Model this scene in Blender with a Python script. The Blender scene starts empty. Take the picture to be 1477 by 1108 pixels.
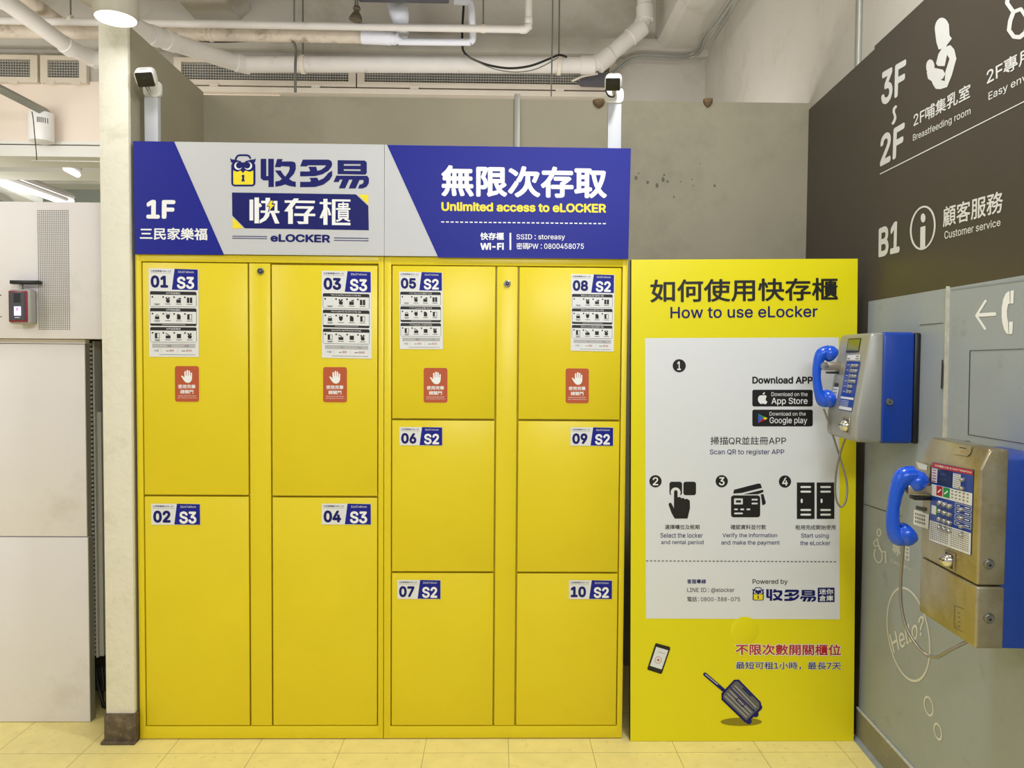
import bpy, bmesh, math, random
from mathutils import Vector, Matrix
from mathutils.geometry import tessellate_polygon, delaunay_2d_cdt
random.seed(7)
S = bpy.context.scene
COL = S.collection

# ------------------------------------------------------------------ camera
F = 1100.0
CAM = Vector((1.33905, -2.84485, 1.45122))
CR = Vector((0.99980822, -0.01812503, 0.00741659))
CU = Vector((-0.00676235, 0.03589465, 0.9993327))
CF = Vector((0.01837915, 0.9991912, -0.0357652))
cam = bpy.data.objects.new('camera', bpy.data.cameras.new('camera'))
COL.objects.link(cam)
M4 = Matrix((CR, CU, -CF)).transposed().to_4x4()
M4.translation = CAM
cam.matrix_world = M4
cam.data.sensor_width = 36.0
cam.data.lens = F / 1477.0 * 36.0
cam.data.clip_start = 0.05
S.camera = cam

# ------------------------------------------------------------------ world, exposure, lights
w = bpy.data.worlds.new('world'); S.world = w; w.use_nodes = True
bg = w.node_tree.nodes['Background']
bg.inputs[0].default_value = (1.0, 0.98, 0.95, 1); bg.inputs[1].default_value = 0.42
S.view_settings.view_transform = 'Standard'
S.view_settings.look = 'None'
S.view_settings.gamma = 1.0
S.view_settings.use_curve_mapping = False
S.view_settings.exposure = 0.22


def area(name, loc, target, sx, sy, power, color=(1, 0.98, 0.95), shape='RECTANGLE'):
    l = bpy.data.lights.new(name, 'AREA'); l.shape = shape
    l.size = sx; l.size_y = sy; l.energy = power; l.color = color
    o = bpy.data.objects.new(name, l); COL.objects.link(o); o.location = loc
    d = Vector(target) - Vector(loc)
    o.rotation_euler = d.to_track_quat('-Z', 'Y').to_euler()
    return o


COOL = (0.95, 0.975, 1.0)
# lamps of the passage: round downlights, tube rows behind the viewer; then added unseen fill lights
area('downlight_glow', (1.98, -0.85, 3.35), (1.98, -0.85, 0), 0.2, 0.2, 26, COOL, 'DISK')
area('downlight_glow', (0.55, -0.95, 3.35), (0.55, -0.95, 0), 0.2, 0.2, 2.5, COOL, 'DISK')
area('tube_and_fill_glow', (2.2, -4.2, 3.0), (1.4, -0.3, 0.4), 3.2, 0.3, 72, COOL)
area('tube_and_fill_glow', (-1.9, -2.4, 3.2), (-1.2, 0.4, 0.9), 0.3, 2.4, 30)
area('tube_and_fill_glow', (-1.6, 1.3, 2.6), (-1.6, 2.6, 3.2), 1.4, 0.3, 9)  # unseen fill, added to brighten the pale beam on the left
area('tube_and_fill_glow', (1.4, 1.3, 2.3), (1.4, 1.7, 4.3), 2.4, 0.5, 18)  # added upward fill hidden behind the partition, stands in for floor bounce
area('hall_fill_light', (-4.2, 5.2, 2.3), (-3.4, 6.6, 4.3), 1.5, 1.5, 17)  # no fixture here: low upward fill added for the far hall beams
area('hall_fill_light', (-3.4, 2.9, 2.2), (-2.0, 4.0, 3.3), 0.8, 0.5, 13)  # another added fill, out of view, to light the near hall beam face


# ------------------------------------------------------------------ camera rays (pixel -> point on a plane in the place)
def ray(x, y):
    return CF + CR * ((x - 738.5) / F) - CU * ((y - 554.0) / F)


def at(x, y, Y):
    d = ray(x, y)
    return CAM + d * ((Y - CAM.y) / d.y)


WX0, WK = 2.726, 0.055          # the right wall: X = WX0 + WK * Y
WN = Vector((-1, WK, 0)).normalized()
WT = Vector((-WK, -1, 0)).normalized()


def wallx(Y):
    return WX0 + WK * Y


class Surf:
    """a plane in the place; pt(px, py, h) is the point seen at that pixel, raised h along the normal"""
    def __init__(s, p0, n):
        s.p0 = Vector(p0); s.n = Vector(n).normalized()

    def pt(s, x, y, h=0.0):
        d = ray(x, y)
        t = (s.p0 - CAM).dot(s.n) / d.dot(s.n)
        return CAM + d * t + s.n * h


class Sub:
    """box (x0,y0,x1,y1) of drawing units laid into a quad TL,TR,BR,BL of a parent surface"""
    def __init__(s, par, box, quad=None):
        s.par = par; s.box = box
        if quad is None:
            quad = [(box[0], box[1]), (box[2], box[1]), (box[2], box[3]), (box[0], box[3])]
        s.q = [par.pt(*c) for c in quad]
        a = (s.q[1] - s.q[0]).cross(s.q[3] - s.q[0])
        s.n = a.normalized()
        if s.n.dot(CAM - s.q[0]) < 0:
            s.n = -s.n

    def pt(s, x, y, h=0.0):
        u = (x - s.box[0]) / (s.box[2] - s.box[0]); v = (y - s.box[1]) / (s.box[3] - s.box[1])
        a = s.q[0].lerp(s.q[1], u); b = s.q[3].lerp(s.q[2], u)
        return a.lerp(b, v) + s.n * h


class Crop:
    """drawing units of a magnified patch: x0 + u/k, y0 + v/k"""
    def __init__(s, par, x0, y0, k):
        s.par, s.x0, s.y0, s.k = par, x0, y0, k

    def pt(s, x, y, h=0.0):
        return s.par.pt(s.x0 + x / s.k, s.y0 + y / s.k, h)


class Metric:
    """metres on a plane: pt(a, c) = o + ax*a + up*c"""
    def __init__(s, o, ax, up, n):
        s.o, s.ax, s.up, s.n = Vector(o), Vector(ax), Vector(up), Vector(n)

    def pt(s, a, c, h=0.0):
        return s.o + s.ax * a + s.up * c + s.n * h


# ------------------------------------------------------------------ materials
def lin(c):
    c = c / 255.0
    return c / 12.92 if c <= 0.04045 else ((c + 0.055) / 1.055) ** 2.4


def mat(name, rgb, rough=0.5, metal=0.0, var=0.0, scale=8.0, bump=0.0, bscale=60.0, emit=0.0, dirt=None, dscale=3.0, damt=0.5, spec=0.5, coat=0.0):
    m = bpy.data.materials.new(name); m.use_nodes = True
    nt = m.node_tree; b = nt.nodes['Principled BSDF']
    c = tuple(lin(v) for v in rgb) + (1,)
    b.inputs['Base Color'].default_value = c
    b.inputs['Roughness'].default_value = rough
    b.inputs['Metallic'].default_value = metal
    b.inputs['Specular IOR Level'].default_value = spec
    b.inputs['Coat Weight'].default_value = coat
    tc = None
    if var or bump or dirt:
        tc = nt.nodes.new('ShaderNodeTexCoord')
    last = None
    if var:
        n = nt.nodes.new('ShaderNodeTexNoise'); n.inputs['Scale'].default_value = scale; n.inputs['Detail'].default_value = 6
        nt.links.new(tc.outputs['Object'], n.inputs['Vector'])
        r = nt.nodes.new('ShaderNodeValToRGB')
        r.color_ramp.elements[0].position = 0.3; r.color_ramp.elements[1].position = 0.7
        r.color_ramp.elements[0].color = tuple(v * (1 - var) for v in c[:3]) + (1,)
        r.color_ramp.elements[1].color = tuple(min(1, v * (1 + var)) for v in c[:3]) + (1,)
        nt.links.new(n.outputs['Fac'], r.inputs['Fac'])
        last = r.outputs['Color']
    if dirt:
        n = nt.nodes.new('ShaderNodeTexNoise'); n.inputs['Scale'].default_value = dscale; n.inputs['Detail'].default_value = 9
        n.inputs['Roughness'].default_value = 0.7
        nt.links.new(tc.outputs['Object'], n.inputs['Vector'])
        r = nt.nodes.new('ShaderNodeValToRGB')
        r.color_ramp.elements[0].position = 1 - damt - 0.1; r.color_ramp.elements[1].position = 1 - damt + 0.12
        r.color_ramp.elements[0].color = (0, 0, 0, 1); r.color_ramp.elements[1].color = (1, 1, 1, 1)
        nt.links.new(n.outputs['Fac'], r.inputs['Fac'])
        mx = nt.nodes.new('ShaderNodeMix'); mx.data_type = 'RGBA'
        mx.inputs['A'].default_value = c
        if last:
            nt.links.new(last, mx.inputs['A'])
        mx.inputs['B'].default_value = tuple(lin(v) for v in dirt) + (1,)
        nt.links.new(r.outputs['Color'], mx.inputs['Factor'])
        last = mx.outputs['Result']
    if last:
        nt.links.new(last, b.inputs['Base Color'])
    if bump:
        n = nt.nodes.new('ShaderNodeTexNoise'); n.inputs['Scale'].default_value = bscale; n.inputs['Detail'].default_value = 5
        nt.links.new(tc.outputs['Object'], n.inputs['Vector'])
        bp = nt.nodes.new('ShaderNodeBump'); bp.inputs['Strength'].default_value = bump; bp.inputs['Distance'].default_value = 0.01
        nt.links.new(n.outputs['Fac'], bp.inputs['Height'])
        nt.links.new(bp.outputs['Normal'], b.inputs['Normal'])
    if emit:
        b.inputs['Emission Color'].default_value = c
        b.inputs['Emission Strength'].default_value = emit
    return m


def floor_mat():
    m = mat('floor_tile', (246, 230, 152), 0.42, var=0.05, scale=14, dirt=(205, 184, 112), dscale=30, damt=0.33)
    nt = m.node_tree; b = nt.nodes['Principled BSDF']
    src = b.inputs['Base Color'].links[0].from_socket
    g = nt.nodes.new('ShaderNodeNewGeometry'); sp = nt.nodes.new('ShaderNodeSeparateXYZ')
    nt.links.new(g.outputs['Position'], sp.inputs[0])
    facs = []
    for ax, o0 in (('X', 1.387), ('Y', -0.100)):
        a = nt.nodes.new('ShaderNodeMath'); a.operation = 'SUBTRACT'; a.inputs[1].default_value = o0 - 0.0009
        nt.links.new(sp.outputs[ax], a.inputs[0])
        md = nt.nodes.new('ShaderNodeMath'); md.operation = 'FLOORED_MODULO'; md.inputs[1].default_value = 0.310
        nt.links.new(a.outputs[0], md.inputs[0])
        lt = nt.nodes.new('ShaderNodeMath'); lt.operation = 'LESS_THAN'; lt.inputs[1].default_value = 0.0018
        nt.links.new(md.outputs[0], lt.inputs[0]); facs.append(lt)
    mxm = nt.nodes.new('ShaderNodeMath'); mxm.operation = 'MAXIMUM'
    nt.links.new(facs[0].outputs[0], mxm.inputs[0]); nt.links.new(facs[1].outputs[0], mxm.inputs[1])
    mx = nt.nodes.new('ShaderNodeMix'); mx.data_type = 'RGBA'
    nt.links.new(src, mx.inputs['A']); mx.inputs['B'].default_value = (0.16, 0.12, 0.05, 1)
    k = nt.nodes.new('ShaderNodeMath'); k.operation = 'MULTIPLY'; k.inputs[1].default_value = 0.8
    nt.links.new(mxm.outputs[0], k.inputs[0]); nt.links.new(k.outputs[0], mx.inputs['Factor'])
    nt.links.new(mx.outputs['Result'], b.inputs['Base Color'])
    return m


MT = dict(
    yellow=mat('yellow_paint', (229, 208, 27), 0.33, var=0.02, scale=4, bump=0.02, bscale=300),
    header_white=mat('header_white', (198, 200, 206), 0.4, spec=0.3),
    yellow_print=mat('yellow_print', (232, 220, 14), 0.32),
    yellow_ink=mat('yellow_ink', (240, 220, 30), 0.4),
    yellow_dark=mat('yellow_shadow_ink', (140, 128, 18), 0.4),
    navy=mat('navy_ink', (20, 24, 104), 0.4, spec=0.25),
    blue_print=mat('blue_print', (24, 32, 142), 0.4, spec=0.25),
    white_print=mat('white_print', (226, 229, 236), 0.35),
    white_ink=mat('white_ink', (240, 242, 246), 0.4),
    sticker=mat('sticker_white', (226, 228, 232), 0.35),
    black_ink=mat('black_ink', (20, 19, 20), 0.45),
    grey_ink=mat('grey_ink', (95, 95, 100), 0.5),
    lgrey_ink=mat('light_grey_ink', (180, 180, 184), 0.5),
    orange=mat('red_brown_ink', (184, 84, 46), 0.45),
    red=mat('red_ink', (180, 24, 34), 0.4),
    green=mat('green_ink', (30, 150, 70), 0.4),
    gblue=mat('bright_blue_ink', (60, 90, 190), 0.4),
    gap=mat('dark_gap', (40, 34, 8), 0.8),
    lock=mat('lock_metal', (150, 150, 150), 0.3, 1.0),
    dark=mat('black_plastic', (22, 22, 23), 0.4),
    black_edge=mat('black_edge', (18, 16, 12), 0.5),
    partition=mat('partition_paint', (158, 151, 130), 0.75, var=0.03, scale=5, bump=0.06, bscale=40, dirt=(138, 133, 116), dscale=1.7, damt=0.37),
    stub=mat('stub_paint', (230, 227, 213), 0.8, var=0.02, scale=20, bump=0.35, bscale=45, dirt=(205, 200, 175), dscale=7, damt=0.34),
    boot=mat('grimy_boot', (92, 80, 62), 0.7, var=0.35, scale=25, bump=0.4, bscale=50, dirt=(140, 120, 92), dscale=30, damt=0.4),
    concrete=mat('painted_concrete', (192, 187, 177), 0.85, var=0.03, scale=3, bump=0.12, bscale=60, dirt=(172, 165, 150), dscale=2.2, damt=0.38),
    concrete_pale=mat('pale_concrete', (240, 226, 212), 0.85, var=0.02, scale=4),
    white_beam=mat('white_beam', (232, 232, 226), 0.8),
    grey_wall=mat('grey_wall_paint', (154, 162, 169), 0.5, var=0.03, scale=7, bump=0.05, bscale=80, dirt=(128, 130, 128), dscale=9, damt=0.3),
    brown_wall=mat('dark_brown_panel', (70, 63, 54), 0.45, var=0.03, scale=5),
    wall_print=mat('wall_lettering', (214, 214, 212), 0.5),
    base=mat('baseboard', (128, 126, 116), 0.55, var=0.08, scale=12, dirt=(178, 166, 128), dscale=14, damt=0.32),
    cove=mat('cove_strip', (140, 148, 158), 0.6, var=0.08, scale=20),
    seam=mat('peeling_seam', (190, 190, 180), 0.7, var=0.15, scale=40),
    pipe=mat('pipe_paint', (216, 211, 206), 0.6, var=0.04, scale=9, dirt=(150, 138, 126), dscale=7, damt=0.27),
    pipe_old=mat('pipe_wrap', (214, 202, 186), 0.75, var=0.06, scale=20, bump=0.4, bscale=35, dirt=(130, 108, 84), dscale=9, damt=0.36),
    pipe_white=mat('white_wrap', (228, 230, 240), 0.6, bump=0.4, bscale=25),
    rod=mat('steel_rod', (120, 118, 112), 0.5, 0.6),
    cable=mat('black_cable', (18, 18, 18), 0.5),
    conduit=mat('grey_conduit', (150, 150, 142), 0.45, 0.3),
    vent_frame=mat('vent_frame', (222, 212, 196), 0.6, var=0.03, scale=12),
    vent_mesh=mat('vent_mesh', (190, 186, 174), 0.6),
    vent_back=mat('vent_filter', (118, 120, 120), 0.9, var=0.25, scale=12),
    panel=mat('panel_paint', (232, 228, 230), 0.42, var=0.015, scale=3, dirt=(214, 208, 204), dscale=2.5, damt=0.33),
    panel_edge=mat('panel_edge', (140, 138, 118), 0.6),
    hole=mat('perforation', (44, 44, 46), 0.8),
    rail=mat('rail_metal', (176, 175, 168), 0.5),
    rail_dark=mat('rail_dark', (92, 91, 84), 0.6),
    cctv=mat('white_plastic', (236, 236, 234), 0.35),
    duct=mat('white_duct', (192, 194, 200), 0.5),
    chrome=mat('chrome', (220, 218, 214), 0.12, 1.0),
    silver=mat('silver_paint', (168, 168, 164), 0.42, 0.55, bump=0.03, bscale=400),
    steel=mat('brushed_steel', (176, 168, 148), 0.36, 0.85, var=0.1, scale=16, dirt=(150, 134, 96), dscale=6, damt=0.45),
    phone_blue=mat('blue_enamel', (6, 58, 158), 0.34, coat=0.15),
    handset=mat('blue_plastic', (4, 82, 216), 0.26, coat=0.3),
    lcd=mat('lcd_screen', (112, 116, 40), 0.2),
    lcd_dark=mat('lcd_dark', (48, 54, 66), 0.15),
    key=mat('key_metal', (176, 174, 168), 0.3, 0.7),
    cord=mat('armoured_cord', (150, 146, 138), 0.35, 0.8),
    lamp_body=mat('lamp_body', (176, 170, 156), 0.5),
    lamp_glow=mat('lamp_glow', (255, 255, 255), 0.5, emit=1.3),
    tube_glow=mat('tube_glow', (255, 255, 252), 0.5, emit=2.2),
    screen_glow=mat('screen_glow', (200, 210, 255), 0.5, emit=1.0),
    pink=mat('pink_screen', (220, 120, 210), 0.5, emit=0.5),
    maroon=mat('maroon_trim', (140, 42, 66), 0.3),
    reader_grey=mat('reader_grey', (168, 166, 162), 0.5),
    reader_face=mat('reader_face', (70, 68, 76), 0.35),
    unit_dark=mat('dark_unit', (86, 84, 92), 0.6),
    rag=mat('dusty_rag', (92, 82, 66), 0.9, var=0.3, scale=60, bump=0.6, bscale=60),
    foam=mat('brown_foam', (130, 108, 80), 0.9, var=0.2, scale=60),
    far_wall=mat('far_wall', (176, 186, 182), 0.8, var=0.03, scale=4),
    ceiling=mat('ceiling_paint', (226, 221, 212), 0.9),
)
FLOOR = floor_mat()


# ------------------------------------------------------------------ mesh builder
_GL = {}
try:                                            # Blender's own bundled interface face; its default face otherwise
    SANS = bpy.data.fonts.load(bpy.utils.resource_path('LOCAL') + '/datafiles/fonts/Inter.woff2')
except Exception:
    SANS = None


def contours(s, res, font):
    cu = bpy.data.curves.new('t', 'FONT'); cu.body = s
    if font: cu.font = font
    o = bpy.data.objects.new('t', cu); COL.objects.link(o)
    dg = bpy.context.evaluated_depsgraph_get()
    ev = o.evaluated_get(dg); cv = ev.to_curve(dg)
    out = []
    for sp in cv.splines:
        P = []; bp = sp.bezier_points; n = len(bp)
        for i in range(n):
            a, b = bp[i], bp[(i + 1) % n]
            p0, p1, p2, p3 = a.co.xy, a.handle_right.xy, b.handle_left.xy, b.co.xy
            d = p3 - p0
            straight = abs(d.x * (p1 - p0).y - d.y * (p1 - p0).x) + abs(d.x * (p2 - p0).y - d.y * (p2 - p0).x) < 1e-6 + 1e-4 * d.length
            k = 1 if straight else res
            for t in range(k):
                u = t / k; v = 1 - u
                q = p0 * v ** 3 + p1 * 3 * v * v * u + p2 * 3 * v * u * u + p3 * u ** 3
                if not P or (Vector(P[-1]) - q).length > 1e-5: P.append((q.x, q.y))
        if len(P) > 2: out.append(P)
    ev.to_curve_clear()
    bpy.data.objects.remove(o); bpy.data.curves.remove(cu)
    return out


def run_mesh(s, res, font):
    """fill the outlines by winding number, letter by letter"""
    C = sorted(contours(s, res, font), key=lambda c: min(p[0] for p in c))
    groups = []
    for c in C:
        a, e = min(p[0] for p in c), max(p[0] for p in c)
        if groups and a < groups[-1][0] - 1e-4: groups[-1][0] = max(e, groups[-1][0]); groups[-1][1].append(c)
        else: groups.append([e, [c]])
    V, Fc = [], []
    for _, cs in groups:
        pts = []; ed = []
        for c in cs:
            b = len(pts); pts += [Vector(p) for p in c]; ed += [(b + i, b + (i + 1) % len(c)) for i in range(len(c))]
        vo, _e, fo_, _a, _b, _c = delaunay_2d_cdt(pts, ed, [], 0, 1e-6)
        bb = [(min(p[1] for p in c), max(p[1] for p in c), c) for c in cs]
        n0 = len(V); V += [(v.x, v.y) for v in vo]
        for f in fo_:
            x = sum(vo[q].x for q in f) / len(f); y = sum(vo[q].y for q in f) / len(f); w_ = 0
            for lo, hi, c in bb:
                if lo <= y <= hi:
                    for (xa, ya), (xb, yb) in zip(c, c[1:] + c[:1]):
                        if (ya <= y) != (yb <= y) and xa + (y - ya) / (yb - ya) * (xb - xa) > x: w_ += 1 if yb > ya else -1
            if w_: Fc.append(tuple(q + n0 for q in f))
    return V, Fc


def glyphs(s, res=4):
    """outline mesh of a line: Latin runs in the sans face, other scripts in the default face's fallback"""
    if s in _GL:
        return _GL[s]
    runs = []
    for ch in s:
        k = ord(ch) < 0x2000
        if runs and (runs[-1][0] == k or ch == ' '): runs[-1][1] += ch
        else: runs.append([k, ch])
    V, Fc, x = [], [], 0.0
    for k, txt in runs:
        vs, fs = run_mesh(txt, res, SANS if k else None)
        if not vs: continue
        if k and SANS: vs = [(p[0] * 1.44, p[1] * 1.44) for p in vs]
        a = min(p[0] for p in vs); e = max(p[0] for p in vs); b0 = len(V)
        if txt.startswith(' '): x += 0.2
        if txt[0] == '：': x += 0.32
        V += [(p[0] - a + x, p[1]) for p in vs]; Fc += [tuple(q + b0 for q in f) for f in fs]
        x += e - a + (0.25 if txt.endswith(' ') else 0.4 if txt[-1] in '：' else 0.08)
    _GL[s] = (V, Fc)
    return _GL[s]


class MB:
    def __init__(s, m=None):
        s.v = []; s.f = []; s.mi = []; s.mats = []; s.cur = 0; s.smooth = []; s.k = 0
        if m: s.use(m)

    def use(s, m):
        m = MT[m] if isinstance(m, str) else m
        if m not in s.mats: s.mats.append(m)
        s.cur = s.mats.index(m); return s

    def face(s, pts, sm=False):
        b = len(s.v); s.v += [Vector(p) for p in pts]
        s.f.append(tuple(range(b, b + len(pts)))); s.mi.append(s.cur); s.smooth.append(sm)

    def mesh(s, vs, fs, sm=False):
        b = len(s.v); s.v += [Vector(p) for p in vs]
        for f in fs:
            s.f.append(tuple(i + b for i in f)); s.mi.append(s.cur); s.smooth.append(sm)
        return s

    def box(s, x0, x1, y0, y1, z0, z1, T=None, bev=0.0, seg=2):
        bm = bmesh.new(); bmesh.ops.create_cube(bm, size=1)
        for v in bm.verts:
            v.co = Vector(((x0 + x1) / 2 + v.co.x * (x1 - x0), (y0 + y1) / 2 + v.co.y * (y1 - y0), (z0 + z1) / 2 + v.co.z * (z1 - z0)))
        if bev:
            bmesh.ops.bevel(bm, geom=list(bm.edges), offset=bev, segments=seg, affect='EDGES', profile=0.5)
        return s.addbm(bm, T, bool(bev))

    def addbm(s, bm, T=None, sm=False):
        bm.verts.index_update()
        s.mesh([(T @ v.co) if T else v.co.copy() for v in bm.verts], [[v.index for v in f.verts] for f in bm.faces], sm)
        bm.free(); return s

    def prism(s, loop, off, T=None, bev=0.0):
        """closed 3D loop extruded by vector off, capped"""
        loop = [Vector(p) for p in loop]; off = Vector(off); n = len(loop)
        bm = bmesh.new()
        a = [bm.verts.new(p) for p in loop]; b = [bm.verts.new(p + off) for p in loop]
        bm.faces.new(a); bm.faces.new(b[::-1])
        for i in range(n):
            j = (i + 1) % n
            bm.faces.new((a[j], a[i], b[i], b[j]))
        bmesh.ops.recalc_face_normals(bm, faces=bm.faces)
        if bev:
            bmesh.ops.bevel(bm, geom=list(bm.edges), offset=bev, segments=3, affect='EDGES', profile=0.5)
        else:
            bmesh.ops.triangulate(bm, faces=[f for f in bm.faces if len(f.verts) > 4])
        return s.addbm(bm, T, bool(bev))

    def tube(s, pts, r, n=14, caps=True, flat=None):
        pts = [Vector(p) for p in pts]; m = len(pts)
        rs = r if isinstance(r, (list, tuple)) else [r] * m
        up = None; rings = []
        for i, p in enumerate(pts):
            t = (pts[min(i + 1, m - 1)] - pts[max(i - 1, 0)]).normalized()
            if up is None:
                up = t.cross(Vector((0, 0, 1)))
                if up.length < 0.05: up = t.cross(Vector((0, 1, 0)))
                up.normalize()
            up = (up - t * up.dot(t)).normalized(); bi = t.cross(up)
            rings.append([p + (up * math.cos(2 * math.pi * k / n) * rs[i] + bi * math.sin(2 * math.pi * k / n) * rs[i]) for k in range(n)])
        vs = [q for rg in rings for q in rg]; fs = []
        for i in range(m - 1):
            for k in range(n):
                k2 = (k + 1) % n
                fs.append((i * n + k, i * n + k2, (i + 1) * n + k2, (i + 1) * n + k))
        s.mesh(vs, fs, True)
        if caps:
            s.face(rings[0][::-1]); s.face(rings[-1])
        return s

    def lathe(s, o, ax, prof, n=24):
        """prof: list of (r, h) along axis ax from o"""
        o = Vector(o); ax = Vector(ax).normalized()
        u = ax.cross(Vector((0, 0, 1)))
        if u.length < 0.05: u = ax.cross(Vector((0, 1, 0)))
        u.normalize(); b = ax.cross(u)
        vs = []; fs = []
        for r, h in prof:
            for k in range(n):
                a = 2 * math.pi * k / n
                vs.append(o + ax * h + (u * math.cos(a) + b * math.sin(a)) * r)
        for i in range(len(prof) - 1):
            for k in range(n):
                k2 = (k + 1) % n
                fs.append((i * n + k, i * n + k2, (i + 1) * n + k2, (i + 1) * n + k))
        s.mesh(vs, fs, True)
        if prof[0][0] > 1e-5: s.face(vs[:n][::-1])
        if prof[-1][0] > 1e-5: s.face(vs[-n:])
        return s

    def lift(s):
        s.k = (s.k + 1) % 24
        return s.k * 7e-6

    # ---- flat print on a mapped surface M (each piece of ink lies a hair above the last)
    def poly(s, M, pts, h, holes=()):
        h += s.lift()
        loops = [[Vector((x, -y, 0)) for x, y in pts]] + [[Vector((x, -y, 0)) for x, y in hl] for hl in holes]
        flat = [q for l in loops for q in l]
        tris = tessellate_polygon(loops)
        s.mesh([M.pt(q.x, -q.y, h) for q in flat], tris)
        return s

    def rect(s, M, x0, y0, x1, y1, h, r=0.0):
        if not r:
            return s.poly(M, [(x0, y0), (x1, y0), (x1, y1), (x0, y1)], h)
        pts = []
        for cx, cy, a0 in ((x1 - r, y0 + r, -90), (x1 - r, y1 - r, 0), (x0 + r, y1 - r, 90), (x0 + r, y0 + r, 180)):
            for k in range(6):
                a = math.radians(a0 + 18 * k); pts.append((cx + r * math.cos(a), cy + r * math.sin(a)))
        return s.poly(M, pts, h)

    def disc(s, M, x, y, rx, h, ry=None, n=28):
        ry = rx if ry is None else ry
        return s.poly(M, [(x + rx * math.cos(2 * math.pi * k / n), y + ry * math.sin(2 * math.pi * k / n)) for k in range(n)], h)

    def ring(s, M, x, y, r, w_, h, ry=None, n=48, a0=0, a1=360, tilt=0):
        ry = r if ry is None else ry; h += s.lift()
        vs = []; fs = []
        for k in range(n + 1):
            a = math.radians(a0 + (a1 - a0) * k / n); c, q = math.cos(a), math.sin(a)
            for d in (-w_ / 2, w_ / 2):
                X, Y = (r + d) * c, (ry + d) * q
                vs.append(M.pt(x + X, y + Y + tilt * X, h))
            if k: fs.append((2 * k - 2, 2 * k - 1, 2 * k + 1, 2 * k))
        return s.mesh(vs, fs)

    def stroke(s, M, pts, w_, h, cap=True):
        for (xa, ya), (xb, yb) in zip(pts, pts[1:]):
            L = math.hypot(xb - xa, yb - ya) or 1e-6
            nx, ny = -(yb - ya) / L * w_ / 2, (xb - xa) / L * w_ / 2
            s.poly(M, [(xa + nx, ya + ny), (xb + nx, yb + ny), (xb - nx, yb - ny), (xa - nx, ya - ny)], h)
        for x, y in (pts if cap else pts[1:-1]):
            s.disc(M, x, y, w_ / 2, h, n=12)
        return s

    def dashes(s, M, x0, y0, x1, y1, n, w_, h, duty=0.6):
        for k in range(n):
            a = k / n; b = (k + duty) / n
            s.stroke(M, [(x0 + (x1 - x0) * a, y0 + (y1 - y0) * a), (x0 + (x1 - x0) * b, y0 + (y1 - y0) * b)], w_, h, cap=False)
        return s

    def text(s, M, txt, q, h, bold=0.0, res=4):
        """q: box (x0,y0,x1,y1) or four corners TL,TR,BR,BL that the ink fills"""
        if len(q) == 4 and not isinstance(q[0], (tuple, list)):
            q = [(q[0], q[1]), (q[2], q[1]), (q[2], q[3]), (q[0], q[3])]
        vs, fs = glyphs(txt, res); bold *= 0.72
        x0 = min(p[0] for p in vs) - bold; x1 = max(p[0] for p in vs) + bold
        y0 = min(p[1] for p in vs) - bold; y1 = max(p[1] for p in vs) + bold
        offs = [(0, 0)]
        if bold:
            offs = [(bold * math.cos(a * math.pi / 4), bold * math.sin(a * math.pi / 4)) for a in range(8)]
        for kk, (ox, oy) in enumerate(offs):
            c = [M.pt(p[0], p[1], h + kk * 7e-6) for p in q]
            out = []
            for x, y in vs:
                u = (x + ox - x0) / (x1 - x0); v = (y1 - y - oy) / (y1 - y0)
                out.append(c[0].lerp(c[1], u).lerp(c[3].lerp(c[2], u), v))
            s.mesh(out, fs)
        return s

    def build(s, name, parent=None, kind=None, label=None, loc=None):
        me = bpy.data.meshes.new(name)
        o = bpy.data.objects.new(name, me); COL.objects.link(o)
        org = Vector((0, 0, 0))
        if parent is not None:
            o.parent = parent
            p = parent
            while p is not None:
                org += p.location; p = p.parent
        elif loc is not None:
            o.location = loc; org = Vector(loc)
        me.from_pydata([v - org for v in s.v], [], s.f)
        for m in s.mats: me.materials.append(m)
        me.polygons.foreach_set('material_index', s.mi)
        me.polygons.foreach_set('use_smooth', s.smooth)
        me.update()
        if any(s.smooth):
            me.set_sharp_from_angle(angle=math.radians(42))
        if kind: o['kind'] = kind
        if label: o['label'] = label
        return o


def tag(o, label, cat, group=None):
    o['label'] = label; o['category'] = cat
    if group: o['group'] = group
    return o


def thing(name, loc, label, cat, group=None):
    o = bpy.data.objects.new(name, None); COL.objects.link(o)
    o.location = loc; o.empty_display_size = 0.05
    return tag(o, label, cat, group)


def struct(name, mb):
    return mb.build(name, kind='structure')


# ================================================================== SETTING
PY = 0.69        # front face of the low back partition
BY = 2.6         # building wall with the vents
PZ = 2.63        # top of the partition
struct('floor', MB(FLOOR).box(-9, 6, -6, 9, -0.1, 0.0))
struct('ceiling', MB('ceiling').box(-9, 6, -6, 9, 4.3, 4.4))
# back partition and the stub wall that ends in the white front edge
struct('wall_back', MB('partition').box(-0.112, 2.768, PY, PY + 0.1, 0, PZ))
mb = MB('partition').box(-0.112, -0.008, 0.0, PY, 0, 2.642)
mb.use('stub').box(-0.113, -0.0075, -0.022, 0.0, 0.0, 2.642, bev=0.004)
struct('wall_stub', mb)
b = MB('boot').box(-0.118, 0.0, -0.03, 0.0, 0, 0.112, bev=0.004)
b.box(-0.126, 0.0, -0.042, 0.0, 0, 0.012, bev=0.003)
struct('trim_stub_base', b)
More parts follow.
